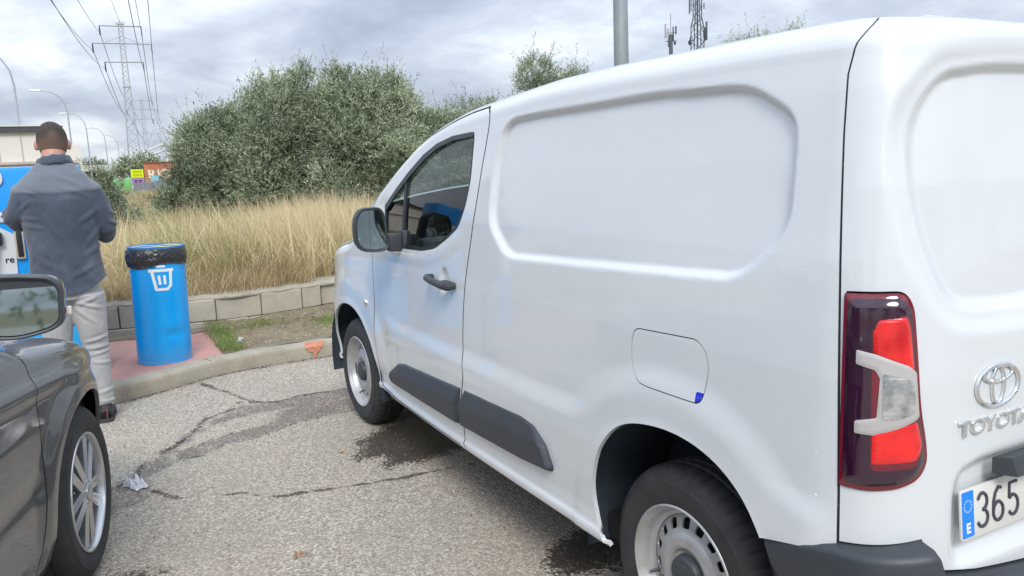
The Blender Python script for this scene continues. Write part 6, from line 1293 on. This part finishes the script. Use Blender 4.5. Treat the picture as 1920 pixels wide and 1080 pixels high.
# ------------------------------------------------------------------ lattice pylons
def lattice(mb, z0, z1, w0, w1, n, r, zig=True):
    for sx, sy in ((-1, -1), (1, -1), (1, 1), (-1, 1)): mb.tube([(sx*w0, sy*w0, z0), (sx*w1, sy*w1, z1)], r*1.35, 4)
    for k in range(n):
        # panels shorten towards the top
        t0, t1 = (k/n), ((k+1)/n); a, b_ = w0+(w1-w0)*t0, w0+(w1-w0)*t1; za, zb = z0+(z1-z0)*t0, z0+(z1-z0)*t1
        for (p, q) in (((-1, -1), (1, -1)), ((1, -1), (1, 1)), ((1, 1), (-1, 1)), ((-1, 1), (-1, -1))):
            if k % 2: p, q = q, p
            mb.tube([(p[0]*a, p[1]*a, za), (q[0]*b_, q[1]*b_, zb)], r*.8, 4)
PD = Vector((144.8, -16.4, 0)).normalized(); PAng = math.atan2(PD.y, PD.x)
ARMS = [(28.0, 3.35), (25.0, 4.75), (21.8, 3.1)]
py = empty('power_pylon', (0, 0, 0)); b = MB(); lattice(b, 0, 17.5, 1.20, .50, 12, .060); lattice(b, 17.5, 28.2, .50, .34, 14, .050); b.box((0, 0, 17.5), (1.3, 1.3, .12)); b.build('lattice_mast', M_['far_steel'], py, local=True, smooth=False)
b = MB(); b.tube([(0, 0, 28.2), (0, 0, 29.0)], .10, 5); b.box((0, 0, 28.4), (.6, 1.3, .3)); b.tube([(0, -.9, 28.6), (0, .9, 28.6)], .06, 4); b.build('peak', M_['far_steel'], py, local=True, smooth=False)
for za, ha in ARMS:
    b = MB(); b.tube([(-.15, -ha, za), (-.15, ha, za)], .085, 4); b.tube([(.15, -ha, za), (.15, ha, za)], .085, 4)
    if za == 25.0: b.tube([(0, -ha*.6, za+.1), (0, 0, za+1.3), (0, ha*.6, za+.1)], .05, 4)
    b.build('cross_arm', M_['far_steel'], py, local=True, smooth=False)
    for s_ in (-1, 1):
        b = MB(); b.tube([(-.1, s_*ha, za), (-.8, s_*ha, za-.35), (-1.3, s_*ha, za-1.7)], .085, 5); b.tube([(.1, s_*ha, za), (.5, s_*ha, za-.5), (.9, s_*ha, za-1.6)], .085, 5); b.build('insulator', M_['insul'], py, local=True, smooth=False)
PYL = [((161.3, -12.6, -.2), 'nearest power pylon'), ((306.0, -29.0, -1.2), 'middle power pylon'), ((524., -58.8, .3), 'farthest power pylon')]
for i, (pp, nm) in enumerate(PYL):
    q_ = py if i == 0 else copy_tree(py)
    q_.location = pp; q_.rotation_euler.z = PAng; q_.name = 'power_pylon'
    tag(q_, nm+(' of the row, a tall pale lattice mast with three cross arms', ' of the row, showing narrow and pale right of the nearest one', ' of the row, tiny beside the edge of the olive trees')[i], 'power pylon', 'power pylons beyond the field')
def wpt(i, za, s_):
    c = Vector((161.3, -12.6, -.2)) if i == 1 else Vector((16.5, 3.8, -.2)) if i == 0 else Vector(PYL[1][0]) if i == 2 else Vector(PYL[2][0]); n_ = Vector((-PD.y, PD.x, 0)); return c+n_*s_+Vector((0, 0, za))
arm_lab = {28.0: 'top', 25.0: 'middle', 21.8: 'lowest'}
for za, ha in ARMS:
    for s_ in (-1, 1):
        b = MB()
        for i in (0, 1, 2):
            A, Bp = wpt(i, za-1.2, s_*ha), wpt(i+1, za-1.2, s_*ha); n_ = 24; sag = 3.4 if i < 2 else 5; P_ = [A.lerp(Bp, k/n_)-Vector((0, 0, sag*4*(k/n_)*(1-k/n_))) for k in range(n_+1)]; b.tube(P_, .036 if i == 0 else .05, 4)
        tag(b.build('power_cable', M_['cable'], None), 'power cable on the %s side of the %s cross arms of the pylons' % ('left' if s_ > 0 else 'right', arm_lab[za]), 'power cable', 'power cables overhead')
b = MB(); A, Bp = wpt(0, 28.9, 0), wpt(1, 28.6, 0); b.tube([A.lerp(Bp, k/24)-Vector((0, 0, 2.6*4*(k/24)*(1-k/24))) for k in range(25)], .028, 4); tag(b.build('power_cable', M_['cable'], None), 'thin earth cable running to the very peak of the nearest pylon', 'power cable', 'power cables overhead')
# ------------------------------------------------------------------ road lamps in a receding row
lamp0 = empty('street_lamp', (0, 0, 0)); b = MB(); b.tube([(0, 0, -1), (0, 0, 3), (0, .0, 7.1), (0, .12, 7.9), (0, .45, 8.5), (0, 1.0, 8.85), (0, 1.75, 9.0)], [.09, .075, .055, .045, .038, .034, .03], 8); b.build('pole', plain('lamp_pole_grey', (.36, .39, .42), .5), lamp0, local=True); b = MB(); b.box((0, 2.15, 9.0), (.30, .80, .16), .07); b.build('lantern', plain('lantern_white', (.82, .84, .86), .35), lamp0, local=True)
for i, (lx, ly, lbl) in enumerate([(52.9, 2.5, 'nearest street lamp, its arm curving out of the left edge of the picture'), (76.7, -.60, 'second street lamp, its head clear of the cloud left of the pylons'), (103.4, -2.95, 'third street lamp, its head just above the right side of the man'), (133.6, -6.5, 'fourth street lamp of the receding row beyond the white building'), (159.0, -9.9, 'fifth street lamp of the row, small and pale against the cloud'), (185., -12.9, 'sixth street lamp of the row, tiny over the flyover'), (216., -17.3, 'last and smallest street lamp before the nearest pylon')]):
    q_ = lamp0 if i == 0 else copy_tree(lamp0); q_.location = (lx, ly, -.3); q_.name = 'street_lamp'; tag(q_, lbl, 'street lamp', 'street lamps along the far road')
# ------------------------------------------------------------------ white building, flyover, graffiti wall, boards
M_['wall_white'] = plain('white_render', (.70, .68, .62), .8, var=.03); M_['roof_dark'] = plain('dark_fascia', (.06, .065, .075), .6)
wb = empty('white_building', (56, 12, -.3), 0, 'long low white building with a dark fascia behind the man', 'building')
b = MB(); b.box((57.5, 15.35, 1.9), (12, 29.7, 4.45)); b.box((57.6, .05, 1.5), (12, .9, 3.75)); b.build('wall', M_['wall_white'], wb, smooth=False); b = MB(); b.box((57.4, 15.35, 4.27), (12.3, 29.9, .30)); rf = b.build('fascia', M_['roof_dark'], wb, smooth=False); b = MB(); b.box((57.4, 15.35, 4.45), (12.4, 30.0, .06)); b.build('roof_edge', M_['wall_white'], rf, smooth=False)
b = MB(); b.box((51.35, 15, 2.42), (.3, 30.4, .14)); b.build('canopy_edge', plain('canopy_beige', (.50, .42, .38), .7), wb, smooth=False)
for yy in (1.6, 2.5, 3.6): b = MB(); b.box((51.46, yy, 3.2), (.05, .035, 1.7)); b.build('wall_shade_line', plain('shade_line_grey', (.55, .54, .50), .8), wb, smooth=False)  # thin grey strips drawn for faint pole shadows and reflections on the wall
fo = empty('flyover', (167, -6, -.5), 0, 'pale concrete flyover deck low on the horizon left of the yellow board', 'flyover')
b = MB(); b.box((168, 3, 3.1), (9, 30, 1.1), .1); b.build('deck', plain('pale_concrete', (.50, .49, .45), .8), fo, smooth=False)
for yy in (-9.5, -5.0, -.5, 4.): b = MB(); b.box((168, yy, 1.0), (1.5, .8, 3.2), .1); b.build('pier', plain('pier_concrete', (.42, .41, .38), .8), fo, smooth=False)
b = MB(); b.box((172, 3, 1.9), (1, 30, .8)); b.build('shadow_beam', M_['roof_dark'], fo, smooth=False)  # dark bar put in as the shade beneath the deck
mb_ = empty('footbridge', (221, -17, 2), 0, 'white inclined steel trusses of a footbridge behind the pylons', 'footbridge')
for k, dz in enumerate((0, -1.1)):
    b = MB(); A = Vector((223.6, -11.5, 3.9+dz)); Bp = Vector((218.0, -24.2, 9.0+dz*1.4)); b.tube([A, Bp], .22, 6); b.build('truss_chord', M_['k_white'], mb_)
b = MB()
for k in range(9): t = k/8; P0 = Vector((223.6, -11.5, 3.9)).lerp(Vector((218.0, -24.2, 9.0)), t); P1 = Vector((223.6, -11.5, 2.8)).lerp(Vector((218.0, -24.2, 7.46)), min(1, t+.09)); b.tube([P0, P1], .10, 4)
b.build('truss_bracing', M_['k_white'], mb_)
cb = empty('cream_building', (300, -36, 0), 0, 'cream stepped gable building rising at the left edge of the olive trees', 'building')
b = MB(); b.prism([(-34.3, -1), (-34.3, 6), (-35.2, 8.5), (-35.4, 11.8), (-36.6, 13.8), (-46, 13.8), (-46, -1)], 0, 12, Matrix(((0, 0, 1, 283), (1, 0, 0, 0), (0, 1, 0, 0), (0, 0, 0, 1)))); b.build('wall', plain('cream_render', (.60, .55, .42), .8), cb, smooth=False)
gw = empty('graffiti_wall', (119, -12.4, 0), 0, 'orange brick-coloured wall with big cream graffiti letters beyond the fence', 'wall')
m = Mat('orange_wall'); f = m.noise(.9, 5, .6); m.set(Base_Color=m.ramp(f, [(.35, (.36, .12, .07)), (.6, (.52, .19, .10)), (.75, (.38, .17, .13))]), Roughness=.85)
b = MB(); b.box((119.6, -14.0, 1.5), (.5, 8.0, 3.3)); b.build('wall', m.m, gw, smooth=False); b = MB(); b.box((119.55, -14.0, 3.2), (.7, 8.1, .14)); b.build('coping', plain('wall_coping', (.20, .12, .10), .8), gw, smooth=False)
M_['grafc'] = plain('graffiti_cream', (.75, .66, .50), .8, var=.1)
MG = lambda y, z: Matrix(((0, 0, -1, 119.33), (-1, 0, 0, y), (0, 1, 0, z), (0, 0, 0, 1)))
for ch, yy in (('R', -10.9), ('I', -11.75), ('O', -12.6), ('N', -13.8), ('I', -14.8)): text_mesh('graffiti_letter', ch, 1.75, .01, M_['grafc'], MG(yy, 1.0), gw, offset=.05)
b = MB(); b.prism([(-.6, -.5), (-.7, .4), (-.1, .75), (.5, .6), (.6, -.2), (.1, -.6)], 0, .02, MG(-11.4, .8)); b.build('graffiti_patch', plain('graffiti_cyan', (.22, .55, .68), .8), gw, smooth=False)
def board(nm, x, y, w, z0, z1, col, lbl, txt=None, tc=(0, 0, 0)):
    r_ = empty(nm, (x, y, 0), 0, lbl, 'board'); b = MB(); b.box((x, y, (z0+z1)/2), (.06, w, z1-z0), .01); b.build('panel', plain(nm+'_panel', col, .6, var=.06), r_, smooth=False)
    for s_ in (-1, 1): b = MB(); b.tube([(x+.06, y+s_*w*.5, -.3), (x+.06, y+s_*w*.5, z1+.02)], .035, 6); b.build('post', M_['far_steel'], r_)
    mt = plain(nm+'_print', tc, .7)
    for z_, n_, h_ in txt:
        for k in range(n_):
            yy = y+w*.36-w*.72*(k+.5)/n_; b = MB(); b.box((x-.036, yy, z_), (.006, w*.72/n_*.62, h_)); b.box((x-.036, yy-.02, z_+h_*.35), (.006, w*.72/n_*.9, h_*.2)); b.build('print_stroke', mt, r_, smooth=False)
    return r_
board('yellow_board', 67.15, -4.58, .86, 1.32, 1.96, (.66, .82, .0), 'bright yellow board with two lines of small print, above the purple board', [(1.76, 5, .15), (1.50, 4, .13)], (.42, .50, .0))
board('purple_board', 67.12, -4.58, .84, .62, 1.30, (.34, .22, .42), 'purple painted board directly under the bright yellow one', [(1.02, 2, .22)], (.17, .08, .26))
fe = empty('sheet_metal_fence', (68, -6, 0), 0, 'grey sheet metal fence running behind the dry grass below the boards', 'fence'); M_['sheet'] = plain('grey_sheet', (.36, .37, .40), .6, var=.1, vs=2)
fa, fb = Vector((60.2, -3.6, 0)), Vector((84, -10.2, 0)); nF = 9
for k in range(nF):
    a, b_ = fa.lerp(fb, k/nF), fa.lerp(fb, (k+.97)/nF); mid = (a+b_)/2; b = MB(); L_ = (b_-a).length; ang_ = math.atan2(b_.y-a.y, b_.x-a.x); hh = .92+.035*k; b.box((mid.x, mid.y, hh/2-.1), (L_, .05, hh+.2+RNG.uniform(-.03, .03)), rz=ang_); b.build('panel', M_['sheet'], fe, smooth=False)
M_['igloo'] = plain('bank_green', (.16, .42, .14), .5, var=.1)
for i, (x, y) in enumerate(((87.9, -4.3), (87.5, -5.5))):
    b = MB(); b.lathe([(.0, 1.55), (.25, 1.52), (.5, 1.35), (.62, 1.0), (.64, .4), (.60, -.2)], 16, Matrix.Translation((x, y, 0)) @ Matrix.Diagonal((.85, .85, .85, 1))); r_ = b.build('bottle_bank', M_['igloo'], None); tag(r_, ('green domed recycling bank left of its twin, left of the yellow board', 'green domed recycling bank nearest the yellow board')[i], 'recycling bank', 'recycling banks'); b = MB(); b.lathe([(.0, 1.36), (.12, 1.34), (.12, 1.28)], 12, Matrix.Translation((x, y, 0))); b.build('lifting_eye', M_['far_steel'], r_)
GF = 'far trees on the horizon'
tree((181, -6.3, -.6), 4.0, [(0, 0, 3.0, 1.4, 1.5, 1.3), (0, -1.6, 2.4, 1.2, 1.3, 1.2)], 260, 'far dark tree on the horizon just right of the man, left of the flyover', GF, 61, leaf=.5, lw=.22, tint0=-.1)
tree((134, -9.2, -.6), 3.4, [(0, 0, 1.9, 1.3, 1.3, 1.4), (0, -1.4, 1.7, 1.1, 1.0, 1.2)], 300, 'far dark tree between the flyover and the yellow board', GF, 62, leaf=.45, lw=.2, tint0=-.1)
tree((128, -10.6, -.6), 4.0, [(0, 0, 2.7, 1.1, 1.1, 1.2), (0, -1.0, 2.3, 1.0, 1.0, 1.2)], 300, 'far green tree directly above the yellow board', GF, 63, leaf=.42, lw=.2, tint0=.05)
# ------------------------------------------------------------------ masts over the van roof
mo = empty('antenna_pole', (118.6, -102.3, 0), 0, 'slim dark monopole with small antennas over the van roof, left of the lattice mast', 'antenna pole'); c = Vector((118.6, -102.3, 0))
b = MB(); b.tube([c, c+Vector((0, 0, 23.6))], [.45, .36], 12); b.build('shaft', M_['dark_steel'], mo); b = MB(); b.tube([c+Vector((0, 0, 23.4)), c+Vector((0, 0, 27.4))], .05, 5); b.build('whip', M_['dark_steel'], mo)
wdir = Vector((-.645, -.764, 0)).cross(Vector((0, 0, 1)))*-1; wdir = Vector((.655, .755, 0))
for off, z0, z1, w_, mt in ((.95, 23.0, 25.6, .28, 'panel_grey'), (.45, 22.6, 24.8, .22, 'panel_grey'), (-.45, 22.4, 25.0, .20, 'dark_steel'), (-.95, 23.6, 25.1, .22, 'dark_steel'), (.2, 21.4, 22.6, .5, 'dark_steel'), (-.75, 21.7, 22.4, .3, 'dark_steel')):
    b = MB(); p_ = c+wdir*off; b.box((p_.x, p_.y, (z0+z1)/2), (w_, w_, z1-z0), .03); b.build('antenna', M_[mt], mo)
b = MB(); b.tube([c+wdir*1.0+Vector((0, 0, 22.4)), c-wdir*1.0+Vector((0, 0, 22.4))], .08, 5); b.tube([c+wdir*1.0+Vector((0, 0, 23.9)), c-wdir*1.0+Vector((0, 0, 23.9))], .06, 5); b.build('head_frame', M_['dark_steel'], mo)
tw = empty('lattice_mast', (116, -106.5, 0), 0, 'dark lattice telecom mast with panel antennas, cut off by the top of the picture', 'telecom mast'); c = Vector((116, -106.5, 0)); MTW = Matrix.Translation(c) @ Matrix.Rotation(.5, 4, 'Z')
b0 = MB(); lattice(b0, 0, 24.8, 1.05, .92, 18, .075); lattice(b0, 24.8, 26.4, .92, .62, 2, .075); lattice(b0, 26.4, 36, .62, .55, 10, .07); b = MB(); b.add(b0.v, b0.f, MTW); b.build('mast', M_['dark_steel'], tw, smooth=False)
for off, z0, z1, w_ in ((1.45, 27.2, 30.2, .18), (1.15, 27.6, 31.8, .14), (-1.2, 27.9, 29.0, .14), (-1.65, 22.3, 25.6, .26), (-1.35, 22.1, 24.6, .2), (1.3, 21.9, 23.0, .18), (1.05, 30.6, 31.9, .16)):
    b = MB(); p_ = c+wdir*off; b.box((p_.x, p_.y, (z0+z1)/2), (w_, w_, z1-z0), .03); b.build('antenna', M_['dark_steel'], tw); b = MB(); b.tube([p_+Vector((0, 0, (z0+z1)/2)), c+wdir*off*.5+Vector((0, 0, (z0+z1)/2))], .05, 4); b.build('bracket', M_['dark_steel'], tw)
b = MB(); b.lathe([(0, .15), (.45, .1), (.5, 0), (0, 0)], 14, Matrix.Translation(c+wdir*1.35+Vector((0, 0, 22.0))) @ Matrix.Rotation(1.57, 4, 'Y')); b.tube([c+Vector((0, 0, 20)), c+Vector((0, 0, 36))], .16, 6); b.build('dish', M_['dark_steel'], tw)
# three birds high up
for i, (x, y, z, lb) in enumerate(((38.2, -9.0, 10.9, 'tiny dark bird, leftmost of the three near the top edge'), (36.6, -13.7, 10.6, 'tiny dark bird, middle one of the three near the top edge'), (32.0, -21.0, 9.6, 'tiny dark bird, rightmost of the three near the top edge'))):
    b = MB(); s_ = .14; b.add([(0, 0, 0), (0, .5*s_, .18*s_), (0, 1.1*s_, .05*s_), (.25*s_, .5*s_, .15*s_), (0, -.5*s_, .18*s_), (0, -1.1*s_, .05*s_), (.25*s_, -.5*s_, .15*s_), (-.4*s_, 0, .05*s_), (.5*s_, 0, 0), (0, 0, .12*s_)], [(0, 1, 3), (1, 2, 3), (0, 4, 6), (4, 5, 6), (7, 0, 9), (8, 9, 0)], Matrix.Translation((x, y, z)) @ Matrix.Rotation(i*.5, 4, 'Z')); tag(b.build('bird', M_['dark_steel'], None, smooth=False), lb, 'bird', 'birds in the sky')
